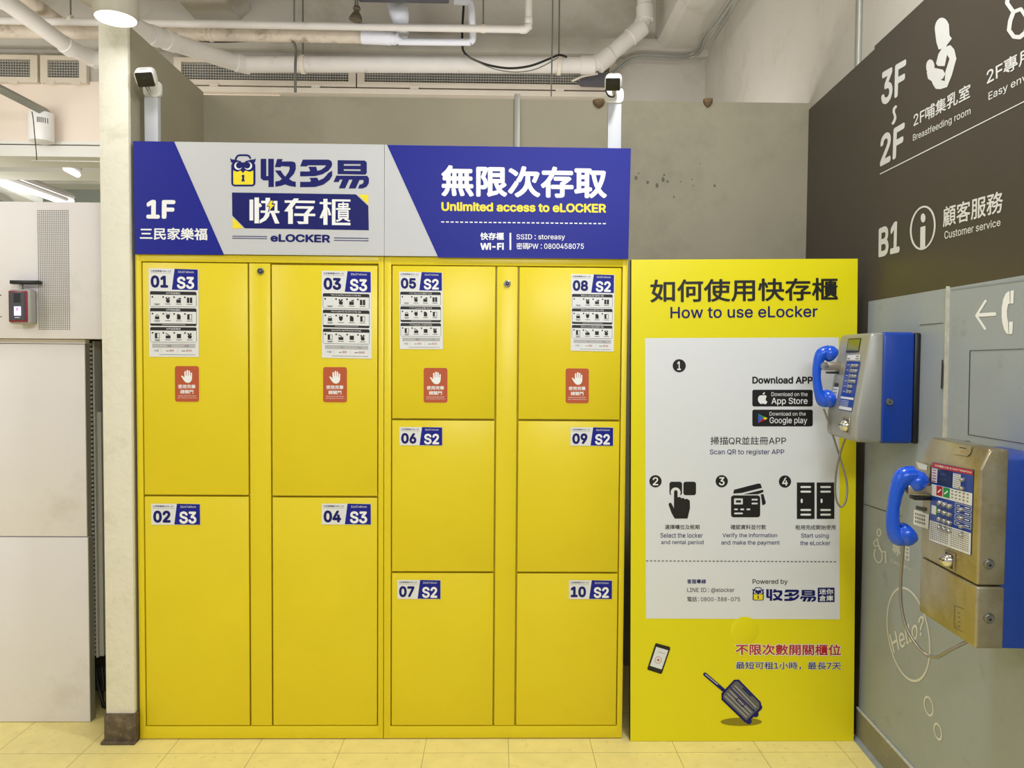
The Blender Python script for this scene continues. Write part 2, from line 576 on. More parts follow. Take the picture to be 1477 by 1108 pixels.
# right wall: grey lower part, dark brown upper part, in one plane
mb = MB()
def wp(Y, z, h=0.0):
    return Vector((wallx(Y), Y, z)) + WN * h
for y0, y1, z0, z1, m in ((-4.0, 0.0, 0, 1.668, 'grey_wall'), (-4.0, 0.0, 1.668, 2.612, 'brown_wall'), (0.0, PY, 0, 2.6, 'brown_wall')):
    mb.use(m); a = [wp(y1, z0), wp(y0, z0), wp(y0, z1), wp(y1, z1)]
    mb.prism(a, -WN * 0.05)
struct('wall_right', mb)
mb = MB('concrete')
mb.prism([Vector((2.79, -4, 2.2)), Vector((2.79, BY, 2.2)), Vector((2.79, BY, 4.3)), Vector((2.79, -4, 4.3))], (0.1, 0, 0))
struct('wall_right_upper', mb)
mb = MB('base').prism([wp(0.0, 0, 0.008), wp(-4, 0, 0.008), wp(-4, 0.118, 0.008), wp(0.0, 0.118, 0.008)], -WN * 0.008)
mb.use('seam').prism([wp(0.0, 0.118, 0.01), wp(-4, 0.118, 0.01), wp(-4, 0.123, 0.01), wp(0.0, 0.123, 0.01)], -WN * 0.009)
mb.use('cove').prism([wp(0.0, 0, 0.022), wp(-4, 0, 0.022), wp(-4, 0.006, 0.022), wp(0.0, 0.014, 0.008)], -WN * 0.01)
struct('baseboard_right', mb)
SW = Surf(wp(0, 1), WN)                       # the right wall as a drawing surface
mb = MB('seam').prism([SW.pt(1366.5, 413, 0), SW.pt(1370.5, 413, 0), SW.pt(1366, 636, 0), SW.pt(1361, 636, 0)], WN * 0.004)
mb.use('gap').stroke(SW, [(1361.5, 520), (1360, 560)], 2.0, 0.0045)
struct('trim_seam', mb)
mb = MB('gap')
for seg in ([(1399.5, 506), (1477, 503.5)], [(1399.5, 506), (1397, 627)], [(1397, 627), (1477, 640)], [(1364, 634), (1400, 637)], [(1327, 469), (1361, 466)], [(1246, 727), (1300, 745)]):
    mb.stroke(SW, seg, 0.9, 0.0012, cap=False)
mb.use('cove').stroke(SW, [(1372, 418), (1477, 404)], 2.0, 0.0008, cap=False)
struct('trim_hatch', mb)
# building wall beyond with its beams
mb = MB('concrete').box(-0.2, 2.95, BY, BY + 0.12, 2.0, 4.3)
mb.box(-9, -0.2, BY, BY + 0.12, 3.30, 4.3)
mb.use('concrete_pale').box(-9, -0.2, BY - 0.01, BY + 0.3, 2.925, 3.345)
mb.use('concrete').box(-9, 2.9, BY - 0.07, BY, 3.56, 3.68, bev=0.02)
struct('wall_far', mb)
# ceiling beams running towards the viewer
for n_, pl, pr, yb, xx in (('trim_beam', (281.5, 28), (347, 28), BY, 0.07), ('trim_beam_right', (955, 76), (1005, 76), BY, 0.05)):
    a = at(*pl, yb); c = at(*pr, yb)
    x1 = 2.95 if n_ == 'trim_beam_right' else c.x
    mb = MB('concrete')
    ch = xx
    L = [(a.x - (0 if n_ == 'trim_beam' else 0.0), a.z), (x1, a.z), (x1 + (ch if n_ == 'trim_beam' else 0), a.z + (ch if n_ == 'trim_beam' else 0)), (x1 + (ch if n_ == 'trim_beam' else 0), 4.3), (a.x - (0 if n_ == 'trim_beam' else ch), 4.3), (a.x - (0 if n_ == 'trim_beam' else ch), a.z + (0 if n_ == 'trim_beam' else ch))]
    if n_ == 'trim_beam':
        L = L[:5]
    mb.prism([Vector((p, BY, q)) for p, q in L], (0, -4.5, 0))
    struct(n_, mb)
# hall behind the stub wall: beams one behind another and the far wall
for k, (Y, ya, yb) in enumerate(((4.4, 238, 248), (7.6, 253, 265))):
    za, zb = at(80, ya, Y).z, at(80, yb, Y).z
    struct('trim_hall_beam' if k == 0 else 'trim_hall_beam.%03d' % k, MB('white_beam').box(-9, 0.6, Y, Y + 0.35, zb, za))
mb = MB('far_wall').box(-9, 2, 8.4, 8.5, 0, 4.3)
for px in (101, 118, 140):
    x = at(px, 280, 8.3).x; mb.use('grey_ink').box(x - 0.02, x + 0.02, 8.36, 8.4, 0, 3.4)
struct('wall_hall', mb)

SB_ = Surf((0, PY, 0), (0, -1, 0)); b = MB(mat('wall_stain', (104, 100, 88), 0.9))
for px, py, r_ in ((917, 257, 3.2), (921, 250, 1.6), (934, 263, 2.6), (948, 268, 3), (956, 259, 3.4), (958, 252, 1.8), (963, 262, 2), (982, 262, 1.3), (998, 259, 1.2), (1031, 268, 2), (972, 284, 1.5), (1000, 268, 1), (1010, 236, 0.9)):
    b.poly(SB_, [(px + r_ * random.uniform(0.5, 1.1) * math.cos(a_ * 0.7), py + r_ * random.uniform(0.6, 1.5) * math.sin(a_ * 0.7)) for a_ in range(9)], 0.0006)
struct('trim_wall_stains', b)

# ================================================================== VENTS
def vent(x0, x1, label, zlo=3.320, zhi=3.506):
    t = thing('mesh_vent', ((x0 + x1) / 2, BY, zlo), label, 'vent', 'mesh vents under the ceiling')
    y0, y1 = BY - 0.05, BY - 0.005
    f = MB('vent_frame'); fw_ = 0.05
    f.box(x0, x1, y0, y1, zlo, zlo + fw_ * 0.72); f.box(x0, x1, y0, y1, zhi - 0.03, zhi)
    f.box(x0, x0 + fw_, y0, y1, zlo + fw_ * 0.72, zhi - 0.03); f.box(x1 - fw_, x1, y0, y1, zlo + fw_ * 0.72, zhi - 0.03)
    f.build('frame', t)
    MB('vent_back').box(x0 + 0.02, x1 - 0.02, y1 - 0.006, y1, zlo + 0.02, zhi - 0.02).build('filter_sheet', t)
    g = MB('vent_mesh'); p = 0.018
    xa, xb, za, zb = x0 + fw_, x1 - fw_, zlo + fw_ * 0.72, zhi - 0.03
    for k in range(1, int((xb - xa) / p) + 1):
        x = xa + k * p
        if x < xb: g.box(x - 0.0016, x + 0.0016, y0 + 0.015, y0 + 0.018, za, zb)
    for k in range(1, int((zb - za) / p) + 1):
        z = za + k * p
        if z < zb: g.box(xa, xb, y0 + 0.012, y0 + 0.015, z - 0.0016, z + 0.0016)
    g.build('wire_mesh', t)
    for k in range(2):
        x = x0 + (x1 - x0) * (0.22 + 0.56 * k)
        MB('vent_frame').box(x - 0.03, x + 0.03, y0 - 0.006, y0, zlo - 0.012, zlo + 0.012).build('clip', t)


vent(-2.60, at(60, 100, BY).x, 'mesh vent cut by the left edge of the view, above the pale beam')
vent(at(64, 100, BY).x, at(130, 100, BY).x, 'short mesh vent just left of the white stub wall, behind the sloping drain pipe')
vent(-0.92, at(515, 110, BY).x, 'mesh vent above the back partition, starting beside the left security camera')
vent(at(517, 110, BY).x, at(888, 110, BY).x, 'long mesh vent above the back partition, ending at the right security camera')
mb = MB('vent_frame').box(-0.85, at(890, 130, BY).x, BY - 0.06, BY - 0.003, 3.27, 3.306)
tag(mb.build('vent_ledge', loc=(0.5, BY, 3.29)), 'long cream metal ledge under the mesh vents above the back partition', 'ledge')

# ================================================================== LOCKERS
SL = Surf((0, 0, 0), (0, -1, 0))              # the locker front plane


def hand_icon(mb, M, x, y, k, h):
    """raised palm centred at x,y, k = half height"""
    P = [(-.95, -.05), (-.80, -.14), (-.45, .20), (-.44, -.72), (-.34, -.84), (-.22, -.74), (-.19, -.12), (-.12, -.12), (-.11, -.92), (0, -1.0), (.12, -.92), (.13, -.12), (.19, -.12), (.21, -.82), (.32, -.92), (.43, -.80), (.44, -.06), (.50, -.06), (.53, -.52), (.64, -.62), (.74, -.52), (.72, .35), (.60, .72), (.35, .95), (.05, 1.0), (-.25, .92), (-.55, .62)]
    mb.poly(M, [(x + a * k, y + b * k) for a, b in P], h)


def hand_sign(parent, M, q):
    m = Sub(M, (190, 110, 750, 945), q)
    b = MB('yellow_ink').rect(m, 180, 100, 760, 955, 0.0004, 60)
    b.use('orange').rect(m, 190, 110, 750, 945, 0.0006, 55)
    b.use('white_ink'); hand_icon(b, m, 480, 350, 152, 0.001)
    b.text(m, '使用完畢', (262, 540, 668, 635), 0.001, 0.03)
    b.text(m, '請關門', (315, 665, 620, 755), 0.001, 0.03)
    b.text(m, 'Please close the locker', (262, 790, 680, 815), 0.001)
    b.text(m, 'after taking out the items', (248, 838, 695, 866), 0.001)
    return b.build('hand_sticker', parent, label='red brown sticker with a white raised palm')


def head_block(b, m, num, typ, h=0.0006, size='32x57x84cm'):
    """number field; drawn in the units of a 555 x 232 patch at (72,58)"""
    b.use('blue_print').poly(m, [(362, 58), (620, 62), (620, 290), (330, 288)], h)
    b.use('navy').text(m, '三民家樂福 APA-1F', (92, 76, 322, 96), h + 0.0002, 0.02)
    b.use('lgrey_ink').rect(m, 92, 105, 325, 110, h)
    b.use('navy').text(m, num, (95, 134, 290, 270), h + 0.0002, 0.078, 6)
    b.use('white_ink').text(m, size, (400, 80, 575, 102), h + 0.0004)
    b.text(m, typ, (388, 142, 580, 278), h + 0.0004, 0.058, 6)


def small_icon(b, m, kind, x, y, h):
    k = 30
    R = lambda a, c, d, e: b.rect(m, x + a * k, y + c * k, x + d * k, y + e * k, h)
    if kind == 'tap':
        b.disc(m, x - .5 * k, y - .7 * k, .35 * k, h); b.disc(m, x + .4 * k, y - .7 * k, .35 * k, h)
        b.poly(m, [(x - .3 * k, y - .5 * k), (x, y - .5 * k), (x + .8 * k, y), (x + .6 * k, y + k), (x - .5 * k, y + k), (x - .8 * k, y + .1 * k)], h)
    elif kind == 'card':
        R(-.9, -.2, .8, 1); b.poly(m, [(x - .7 * k, y - .4 * k), (x + .7 * k, y - k), (x + .9 * k, y - .3 * k)], h)
    elif kind == 'lockers':
        R(-1, -1, -.1, 1); R(.1, -1, 1, 1)
    elif kind == 'padlock':
        R(-.8, -.1, .8, 1); b.ring(m, x, y - .2 * k, .5 * k, 7, h, a0=180, a1=360, n=12)
    elif kind == 'shield':
        b.poly(m, [(x - .8 * k, y - .6 * k), (x, y - .9 * k), (x + .8 * k, y - .6 * k), (x + .6 * k, y + .5 * k), (x, y + k), (x - .6 * k, y + .5 * k)], h)
        b.stroke(m, [(x - .4 * k, y - .9 * k), (x - .7 * k, y - 1.3 * k)], 6, h); b.stroke(m, [(x + .4 * k, y - .9 * k), (x + .7 * k, y - 1.3 * k)], 6, h)
    elif kind == 'page':
        b.poly(m, [(x - .7 * k, y - k), (x + .2 * k, y - k), (x + .7 * k, y - .4 * k), (x + .7 * k, y + k), (x - .7 * k, y + k)], h)
    elif kind == 'door':
        R(-.9, -1, 0, 1); b.stroke(m, [(x, y - .9 * k), (x + .8 * k, y - .9 * k), (x + .8 * k, y + .9 * k), (x, y + .9 * k)], 5, h)
    elif kind == 'bag':
        R(-.9, -.1, .9, 1); b.stroke(m, [(x - .8 * k, y - .9 * k), (x + .3 * k, y - .3 * k)], 9, h)
    elif kind == 'box':
        R(-.8, -.7, .8, .9)


HEADS = {
    'zh': ('APP租用櫃位', 'APP開啟櫃位', 'APP結束租用'),
    'en': ('How to use the eLocker on the App', 'How to open the eLocker on the App', 'How to end the rental of the eLocker on the App'),
    'ja': ('アプリでeLockerを使用する方法', 'アプリでeLockerを開ける方法', 'アプリでeLockerのレンタルを終了する方法'),
    'ko': ('앱에서 eLocker 를 이용하는 방법', '앱에서 eLocker 를 여는 방법', '앱에서 eLocker 이용을 종료하는 방법'),
}


def guide_sticker(parent, M, q, num, typ, lang, price):
    m = Sub(M, (72, 58, 628, 1030), q)
    b = MB('sticker').rect(m, 72, 58, 628, 1030, 0.0004)
    head_block(b, m, num, typ, size='32x57x84cm' if typ == 'S3' else '32x57x54cm')
    rows = ((308, 478, 0), (492, 688, 1), (702, 870, 0))
    kinds = ((None, 'tap', 'card', 'lockers'), ('padlock', 'shield', 'page', 'door'), ('door', 'bag', 'box', 'tap'))
    wtx = {'zh': 160, 'en': 330, 'ja': 290, 'ko': 290}[lang]
    for (y0, y1, foot), ks, hd in zip(rows, kinds, HEADS[lang]):
        b.use('black_ink').rect(m, 86, y0, 605, y1, 0.0006, 16)
        b.use('sticker').rect(m, 90, y0 + 38, 601, y1 - (26 if foot else 4), 0.0008)
        b.use('white_ink').text(m, hd, (345 - wtx / 2, y0 + 8, 345 + wtx / 2, y0 + 30), 0.001)
        if foot:
            b.use('lgrey_ink').stroke(m, [(220, y1 - 14), (480, y1 - 14)], 6, 0.001, cap=False)
        b.use('black_ink')
        for i, k in enumerate(ks):
            x = 165 + i * 121; y = y0 + 95
            b.disc(m, x - 52, y - 32, 10, 0.001, n=12)
            if k: small_icon(b, m, k, x, y, 0.001)
            b.stroke(m, [(x - 32, y + 45), (x + 32, y + 45)], 6, 0.001, cap=False)
            if i == 0: b.stroke(m, [(x - 24, y + 55), (x + 24, y + 55)], 5, 0.001, cap=False)
    b.use('lgrey_ink').rect(m, 108, 885, 590, 930, 0.0006)
    b.rect(m, 205, 940, 208, 980, 0.0006); b.rect(m, 392, 940, 395, 980, 0.0006)
    b.use('grey_ink').text(m, {'zh': '時租', 'en': 'Hourly', 'ja': '時間', 'ko': '시간'}[lang], (278, 898, 322, 920), 0.0009)
    b.text(m, {'zh': '日租', 'en': 'Daily', 'ja': '一日', 'ko': '하루'}[lang], (472, 898, 516, 920), 0.0009)
    b.text(m, '中型', (130, 950, 180, 974), 0.0009)
    b.use('red').text(m, '$' + price[0], (302, 948, 350, 974), 0.0009, 0.02)
    b.text(m, '$' + price[1], (488, 948, 550, 974), 0.0009, 0.02)
    b.use('grey_ink').stroke(m, [(262, 964), (290, 964)], 7, 0.0009, cap=False)
    b.stroke(m, [(436, 964), (478, 964)], 7, 0.0009, cap=False)
    b.dashes(m, 190, 1006, 592, 1006, 18, 5, 0.0009, 0.75)
    return b.build('guide_sticker', parent, label='tall white sticker with door number %s and three boxed rows of icons' % num)


def number_sticker(parent, M, q, num, typ):
    m = Sub(M, (72, 58, 622, 292), q)
    b = MB('sticker').rect(m, 72, 58, 622, 292, 0.0004)
    head_block(b, m, num, typ, size='32x57x84cm' if typ == 'S3' else '32x57x54cm')
    return b.build('number_sticker', parent, label='small white and blue sticker with door number %s' % num)


def box_quad(x0, y0, x1, y1, dx=0.0, dy=0.0):
    return [(x0, y0), (x1, y0 + dy), (x1 + dx, y1 + dy), (x0 + dx, y1)]


def lock_cyl(mb, o, n, r):
    mb.use('lock').lathe(o, n, [(r, 0), (r, 0.003), (r * 0.82, 0.0045), (r * 0.78, 0.002), (0, 0.002)])
    mb.use('dark').lathe(Vector(o) + Vector(n) * 0.0022, n, [(r * 0.62, 0), (r * 0.62, 0.0015), (0, 0.0018)])
    mb.use('lock').lathe(Vector(o) + Vector(n) * 0.0042, n, [(r * 0.22, 0), (0, 0.0008)], n=10)


def cabinet(label, X0, X1, doors, colx, lockpt, top, bot):
    t = thing('locker_cabinet', ((X0 + X1) / 2, 0.3, 0), label, 'locker', 'yellow locker cabinets')
    D = 0.6; Z0, Z1 = 0.004, 1.818
    # carcass: back box set behind the door plane, and the front frame
    body = MB('yellow').box(X0, X1, 0.022, D, Z0, Z1 - 0.001)
    for x in (X0 + 0.06, X1 - 0.06):
        for y in (0.06, D - 0.06): body.use('dark').lathe((x, y, 0), (0, 0, 1), [(0.02, 0), (0.02, Z0)], 12)
    body.build('carcass', t)
    xs = [d[0] for d in doors] + [d[1] for d in doors]
    L, Rr = min(xs) - 0.0035, max(xs) + 0.0035
    fr = MB('yellow')
    fr.box(X0, L, 0.0, 0.022, Z0, Z1, bev=0.0015); fr.box(Rr, X1, 0.0, 0.022, Z0, Z1, bev=0.0015)
    fr.box(L - 0.001, Rr + 0.001, 0.0, 0.022, top + 0.003, Z1, bev=0.0015); fr.box(L - 0.001, Rr + 0.001, 0.0, 0.022, Z0, bot - 0.003, bev=0.0015)
    fr.build('frame', t)
    cp = MB('yellow').box(colx[0], colx[1], 0.001, 0.02, bot, top, bev=0.0015).build('lock_panel', t)
    lk = MB(); lock_cyl(lk, at(lockpt[0], lockpt[1], 0.0), (0, -1, 0), 0.0125); lk.build('lock', cp, label='round metal lock')
    for x0, x1, z0, z1, st in doors:
        d = MB('yellow').box(x0 + 0.0007, x1 - 0.0007, 0.001, 0.02, z0 + 0.0007, z1 - 0.0007, bev=0.0022).build('door', t)
        for fn in st: fn(d)
    return t


sg = SL
cabinet('left yellow locker cabinet with doors numbered 01 to 04, beside the white stub wall', 0.001, 0.9135, [
    (0.026, 0.412, 0.9275, 1.789, [lambda d: guide_sticker(d, sg, [(214.3, 387), (286.3, 388.5), (286.8, 514.9), (215.2, 514.7)], '01', 'S3', 'zh', ('35', '150')),
                                  lambda d: hand_sign(d, sg, box_quad(252.2, 528, 287, 579.6, 0.3, 0.2))]),
    (0.026, 0.412, 0.0535, 0.9215, [lambda d: number_sticker(d, sg, box_quad(217.9, 726.6, 288.6, 757, 0.4, 0.3), '02', 'S3')]),
    (0.4995, 0.8905, 0.9255, 1.785, [lambda d: guide_sticker(d, sg, [(463.7, 390.4), (535.8, 392), (536.2, 517.6), (464.2, 516.2)], '03', 'S3', 'en', ('35', '150')),
                                    lambda d: hand_sign(d, sg, box_quad(466, 529.4, 500.5, 580.3, 0, 0.3))]),
    (0.4995, 0.8905, 0.0535, 0.9195, [lambda d: number_sticker(d, sg, box_quad(463.7, 726.4, 535, 756.6, 0.2, 0.4), '04', 'S3')]),
], (0.4175, 0.4945), (376, 391.3), 1.789, 0.0535)
cabinet('right yellow locker cabinet with doors numbered 05 to 10, beside the instruction board', 0.9155, 1.820, [
    (0.9445, 1.3275, 1.2175, 1.786, [lambda d: guide_sticker(d, sg, [(575.4, 392), (638.2, 393), (638.9, 503.8), (576.6, 503.6)], '05', 'S2', 'ja', ('25', '100')),
                                    lambda d: hand_sign(d, sg, box_quad(611, 530.6, 645.5, 581, 0, 0.2))]),
    (0.9445, 1.3275, 0.641, 1.2115, [lambda d: number_sticker(d, sg, box_quad(576, 616, 638, 642.5, 0.1, 0.3), '06', 'S2')]),
    (0.9445, 1.3275, 0.0525, 0.635, [lambda d: number_sticker(d, sg, box_quad(573, 836.5, 635.5, 864, 0, 0.3), '07', 'S2')]),
    (1.4155, 1.797, 1.2175, 1.785, [lambda d: guide_sticker(d, sg, [(823.6, 395.4), (886.6, 396.4), (885.4, 507.2), (823.2, 506)], '08', 'S2', 'ko', ('25', '100')),
                                   lambda d: hand_sign(d, sg, box_quad(815.8, 531.4, 849.5, 581.8, -0.2, 0.2))]),
    (1.4155, 1.797, 0.6405, 1.2115, [lambda d: number_sticker(d, sg, box_quad(823, 616.4, 884.6, 643, -0.2, 0.3), '09', 'S2')]),
    (1.4155, 1.797, 0.0525, 0.6345, [lambda d: number_sticker(d, sg, box_quad(820.6, 837, 883, 864.2, -0.2, 0.2), '10', 'S2')]),
], (1.333, 1.4095), (731.7, 409.3), 1.7855, 0.0525)


# ================================================================== LOGO PIECES (drawn in the units of a 1477 x 973 patch)
def owl_lock(b, m, h):
    b.use('navy').rect(m, 58, 130, 292, 362, h, 34)
    b.poly(m, [(46, 84), (62, 100), (100, 104), (150, 118), (172, 150), (195, 118), (245, 104), (280, 100), (296, 90), (292, 118), (278, 140), (272, 215), (76, 215), (70, 140), (54, 124)], h)
    b.stroke(m, [(100, 112), (104, 88), (118, 68), (138, 60), (208, 60), (230, 68), (242, 88)], 18, h)
    b.use('yellow_ink').rect(m, 78, 198, 272, 345, h + 0.0002, 14)
    b.use('navy').poly(m, [(76, 190), (274, 190), (274, 208), (235, 222), (195, 208), (172, 234), (150, 208), (115, 222), (76, 206)], h + 0.0003)
    for x, s_ in ((126, 1), (222, -1)):
        b.use('white_ink').disc(m, x, 164, 38, h + 0.0004)
        b.use('navy').disc(m, x + 10 * s_, 158, 32, h + 0.0005)
    b.disc(m, 173, 263, 14, h + 0.0004)
    b.poly(m, [(166, 270), (181, 270), (190, 315), (157, 315)], h + 0.0004)


def brand_chars(b, m, h):
    b.use('navy')
    b.poly(m, [(343, 95), (397, 95), (397, 262), (416, 262), (416, 95), (470, 95), (470, 368), (418, 368), (418, 304), (370, 304), (343, 284)], h)
    b.poly(m, [(503, 97), (557, 97), (546, 121), (650, 121), (675, 131), (683, 155), (683, 195), (665, 240), (618, 290), (650, 311), (683, 318), (683, 368), (630, 360), (580, 343), (535, 358), (485, 365), (485, 315), (525, 308), (548, 290), (512, 250), (480, 208), (537, 208), (560, 245), (582, 268), (612, 225), (625, 190), (620, 170), (540, 166), (537, 176), (480, 176)], h)
    b.poly(m, [(750, 103), (1000, 103), (1025, 115), (1035, 140), (1030, 170), (1000, 210), (940, 245), (870, 262), (725, 265), (725, 218), (815, 218), (822, 210), (805, 172), (880, 172), (893, 212), (930, 200), (965, 175), (975, 158), (800, 158), (790, 168), (725, 168)], h)
    b.poly(m, [(1035, 210), (1035, 260), (1010, 300), (950, 345), (870, 368), (725, 370), (725, 318), (820, 318), (830, 308), (815, 280), (890, 278), (905, 305), (950, 285), (985, 250), (992, 235)], h)
    b.poly(m, [(1088, 108), (1350, 112), (1370, 130), (1370, 232), (1355, 248), (1088, 243)], h, holes=[[(1148, 146), (1148, 162), (1310, 162), (1310, 146)], [(1148, 195), (1148, 211), (1310, 213), (1310, 197)]])
    b.poly(m, [(1075, 258), (1375, 260), (1392, 285), (1390, 330), (1370, 365), (1330, 382), (1285, 382), (1300, 345), (1325, 340), (1340, 320), (1338, 300), (1300, 300), (1262, 382), (1195, 382), (1232, 296), (1200, 296), (1160, 382), (1100, 380), (1135, 296), (1110, 296), (1098, 320), (1048, 320)], h)


def banner_chars(b, m, h):
    b.use('white_ink')
    st = lambda w_, *p: b.stroke(m, list(p), w_, h, cap=False)
    st(36, (253, 490), (253, 692)); st(44, (305, 470), (305, 720)); st(26, (327, 530), (345, 560))
    st(24, (348, 513), (505, 515)); st(28, (491, 503), (491, 607)); st(22, (342, 607), (524, 610)); st(44, (412, 473), (412, 612))
    b.poly(m, [(390, 600), (434, 600), (425, 650), (395, 690), (335, 722), (332, 690), (368, 665), (385, 635)], h)
    b.poly(m, [(440, 615), (478, 615), (525, 722), (482, 722)], h)
    b.use('navy').poly(m, [(440, 492), (398, 560), (424, 560), (412, 618), (490, 533), (458, 533), (474, 496)], h + 0.0002)
    b.use('yellow_ink').poly(m, [(443, 500), (407, 554), (432, 554), (424, 600), (478, 539), (448, 539), (464, 504)], h + 0.0004)
    b.use('white_ink')
    st(24, (575, 509), (868, 514)); b.poly(m, [(665, 478), (714, 480), (640, 585), (615, 606), (570, 604)], h); st(46, (632, 580), (632, 726))
    st(24, (680, 565), (856, 568)); b.poly(m, [(812, 570), (858, 570), (805, 628), (762, 628)], h); st(24, (668, 636), (872, 639)); st(44, (782, 625), (782, 726)); b.poly(m, [(694, 700), (760, 704), (760, 727), (712, 727)], h)
    st(20, (914, 523), (1026, 527)); st(40, (970, 483), (970, 735)); b.poly(m, [(952, 575), (952, 640), (938, 672), (912, 668)], h); b.poly(m, [(988, 560), (1008, 580), (1026, 642), (1000, 642)], h)
    st(20, (1035, 497), (1212, 500)); st(34, (1050, 490), (1050, 736)); st(24, (1035, 725), (1212, 727))
    b.text(m, '貴', (1072, 515, 1212, 706), h, 0.02)


# ================================================================== HEADER SIGNS ON TOP OF THE LOCKERS
HZ0, HZ1 = 1.823, 2.236
SH = Surf((0, -0.012, 0), (0, -1, 0))


def header_board(quad, label, field):
    P = [SH.pt(*p) for p in quad]
    t = thing('header_sign', ((P[2].x + P[3].x) / 2, 0.02, 1.819), label, 'sign', 'header boards above the lockers')
    for p in (P[2], P[3]): p.z = 1.8195
    MB(field).prism(P, (0, 0.045, 0)).build('board', t)
    return t


h0 = header_board([(192, 203.6), (554.2, 208.6), (554, 371), (194.6, 366.6)], 'left header board above the lockers reading 1F and eLOCKER on grey-white', 'header_white')
b = MB('blue_print').poly(SH, [(192, 203.6), (251.4, 204.4), (323.3, 367.6), (194.6, 366.6)], 0.0006); b.build('blue_field', h0)
b = MB('white_ink').text(SH, '1F', [(211.3, 288.4), (253.2, 288.8), (252.6, 315.8), (211.3, 315.4)], 0.0012, 0.068, 8); b.build('floor_lettering', h0)
b = MB('white_ink').text(SH, '三民家樂福', [(202, 328.2), (299.2, 329.2), (299.2, 346.8), (202, 345.8)], 0.0012, 0.03); b.build('shop_lettering', h0)
LG = Crop(SH, 325, 215, 6.714)
b = MB(); owl_lock(b, LG, 0.0008); b.build('padlock_emblem', h0)
b = MB(); brand_chars(b, LG, 0.0008); b.build('brand_lettering', h0)
b = MB('navy').poly(LG, [(65, 421), (1265, 439), (1385, 552), (1390, 787), (190, 768), (68, 645)], 0.0006)
b.use('yellow_ink').poly(LG, [(1286, 441), (1385, 444), (1385, 540)], 0.0006).poly(LG, [(70, 660), (178, 768), (70, 770)], 0.0006)
banner_chars(b, LG, 0.0009); b.build('brand_banner', h0)
b = MB('navy').text(LG, 'eLOCKER', [(437, 822), (1016, 830), (1016, 908), (437, 898)], 0.0008, 0.07, 8)
for a_ in ((68, 845, 405, 848), (68, 864, 405, 868), (1052, 860, 1388, 866), (1052, 884, 1388, 889)):
    b.stroke(LG, [(a_[0], a_[1]), (a_[2], a_[3])], 7, 0.0008, cap=False)
b.build('name_lettering', h0)

h1 = header_board([(554.8, 208.7), (910, 214.2), (906.2, 373.6), (554.4, 371)], 'right header board above the lockers, blue with unlimited access lettering and Wi-Fi details', 'header_white')
MB('blue_print').poly(SH, [(558.3, 209.0), (910, 214.2), (906.2, 373.6), (632.2, 371.6)], 0.0006).build('blue_field', h1)
HB = Crop(SH, 550, 200, 3.992)
MB('white_ink').text(HB, '無限次存取', [(345, 152), (1300, 165), (1299, 346), (345, 333)], 0.0012, 0.045, 6).use('yellow_ink').text(HB, 'Unlimited access to eLOCKER', [(346, 364), (1294, 375), (1294, 428), (346, 417)], 0.0012, 0.065, 6).build('title_lettering', h1)
MB('white_ink').dashes(HB, 345, 480, 1303, 490, 35, 6.5, 0.0012, 0.62).build('dashed_line', h1)
b = MB('white_ink').text(HB, '快存櫃', (570, 541, 706, 584), 0.0012, 0.04)
b.text(HB, 'Wi-Fi', (570, 600, 706, 641), 0.0012, 0.075)
b.rect(HB, 738, 543, 748, 641, 0.0012)
b.text(HB, 'SSID：storeasy', (778, 551, 1057, 588), 0.0012, 0.012)
b.text(HB, '密碼PW：0800458075', (778, 600, 1166, 638), 0.0012, 0.012)
b.build('network_lettering', h1)

# ================================================================== INSTRUCTION BOARD
SP = Surf((0, -0.02, 0), (0, -1, 0))
PQ = [(910.8, 374.6), (1237.2, 373.2), (1231.2, 1069.2), (909.2, 1065.6)]
P = [SP.pt(*p) for p in PQ]
for p in (P[2], P[3]): p.z = 0.001
ib = thing('instruction_board', ((P[2].x + P[3].x) / 2, 0.0, 0), 'tall yellow instruction board standing on the floor between lockers and grey wall', 'sign')
b = MB('yellow_print'); b.face(P)
b.use('black_edge'); off = Vector((0, 0.03, 0)); Q = [p + off for p in P]
b.face([P[1], P[0], Q[0], Q[1]]); b.face([P[2], P[1], Q[1], Q[2]]); b.face([P[3], P[2], Q[2], Q[3]]); b.face([P[0], P[3], Q[3], Q[0]]); b.face([Q[3], Q[2], Q[1], Q[0]])
b.build('board', ib)
MB('white_print').poly(SP, [(930.3, 487.8), (1209.4, 486.8), (1211.3, 893.4), (931.7, 892.2)], 0.0005).build('white_panel', ib)
C7 = Crop(SP, 900, 360, 3.6925); C8 = Crop(SP, 900, 640, 2.3675); CI = Crop(SP, 920, 670, 4.616); CL = Crop(SP, 920, 800, 4.616); CB = Crop(SP, 920, 900, 4.616)
H1 = 0.001
MB('black_ink').text(C7, '如何使用快存櫃', [(140, 160), (1139, 150), (1139, 271), (140, 283)], H1, 0.026, 6).use('navy').text(C7, 'How to use eLocker', [(247, 306), (1031, 299), (1031, 360), (247, 367)], H1, 0.02, 6).build('title_lettering', ib)


def num_badge(M, x, y, r, n):
    b = MB('black_ink').disc(M, x, y, r, H1)
    k = r / 35.0
    b.use('white_ink').text(M, n, (x - (11 if n == '1' else 16) * k, y - 23 * k, x + (9 if n == '1' else 16) * k, y + 23 * k), H1 + 0.0003, 0.03)
    b.build('number_badge', ib)


num_badge(C7, 294, 619, 35, '1'); num_badge(CI, 117, 112, 41, '2'); num_badge(CI, 558, 112, 41, '3'); num_badge(CI, 979, 114, 41, '4')
MB('black_ink').text(C7, 'Download APP', (683, 677, 1005, 715), H1, 0.06).build('download_lettering', ib)
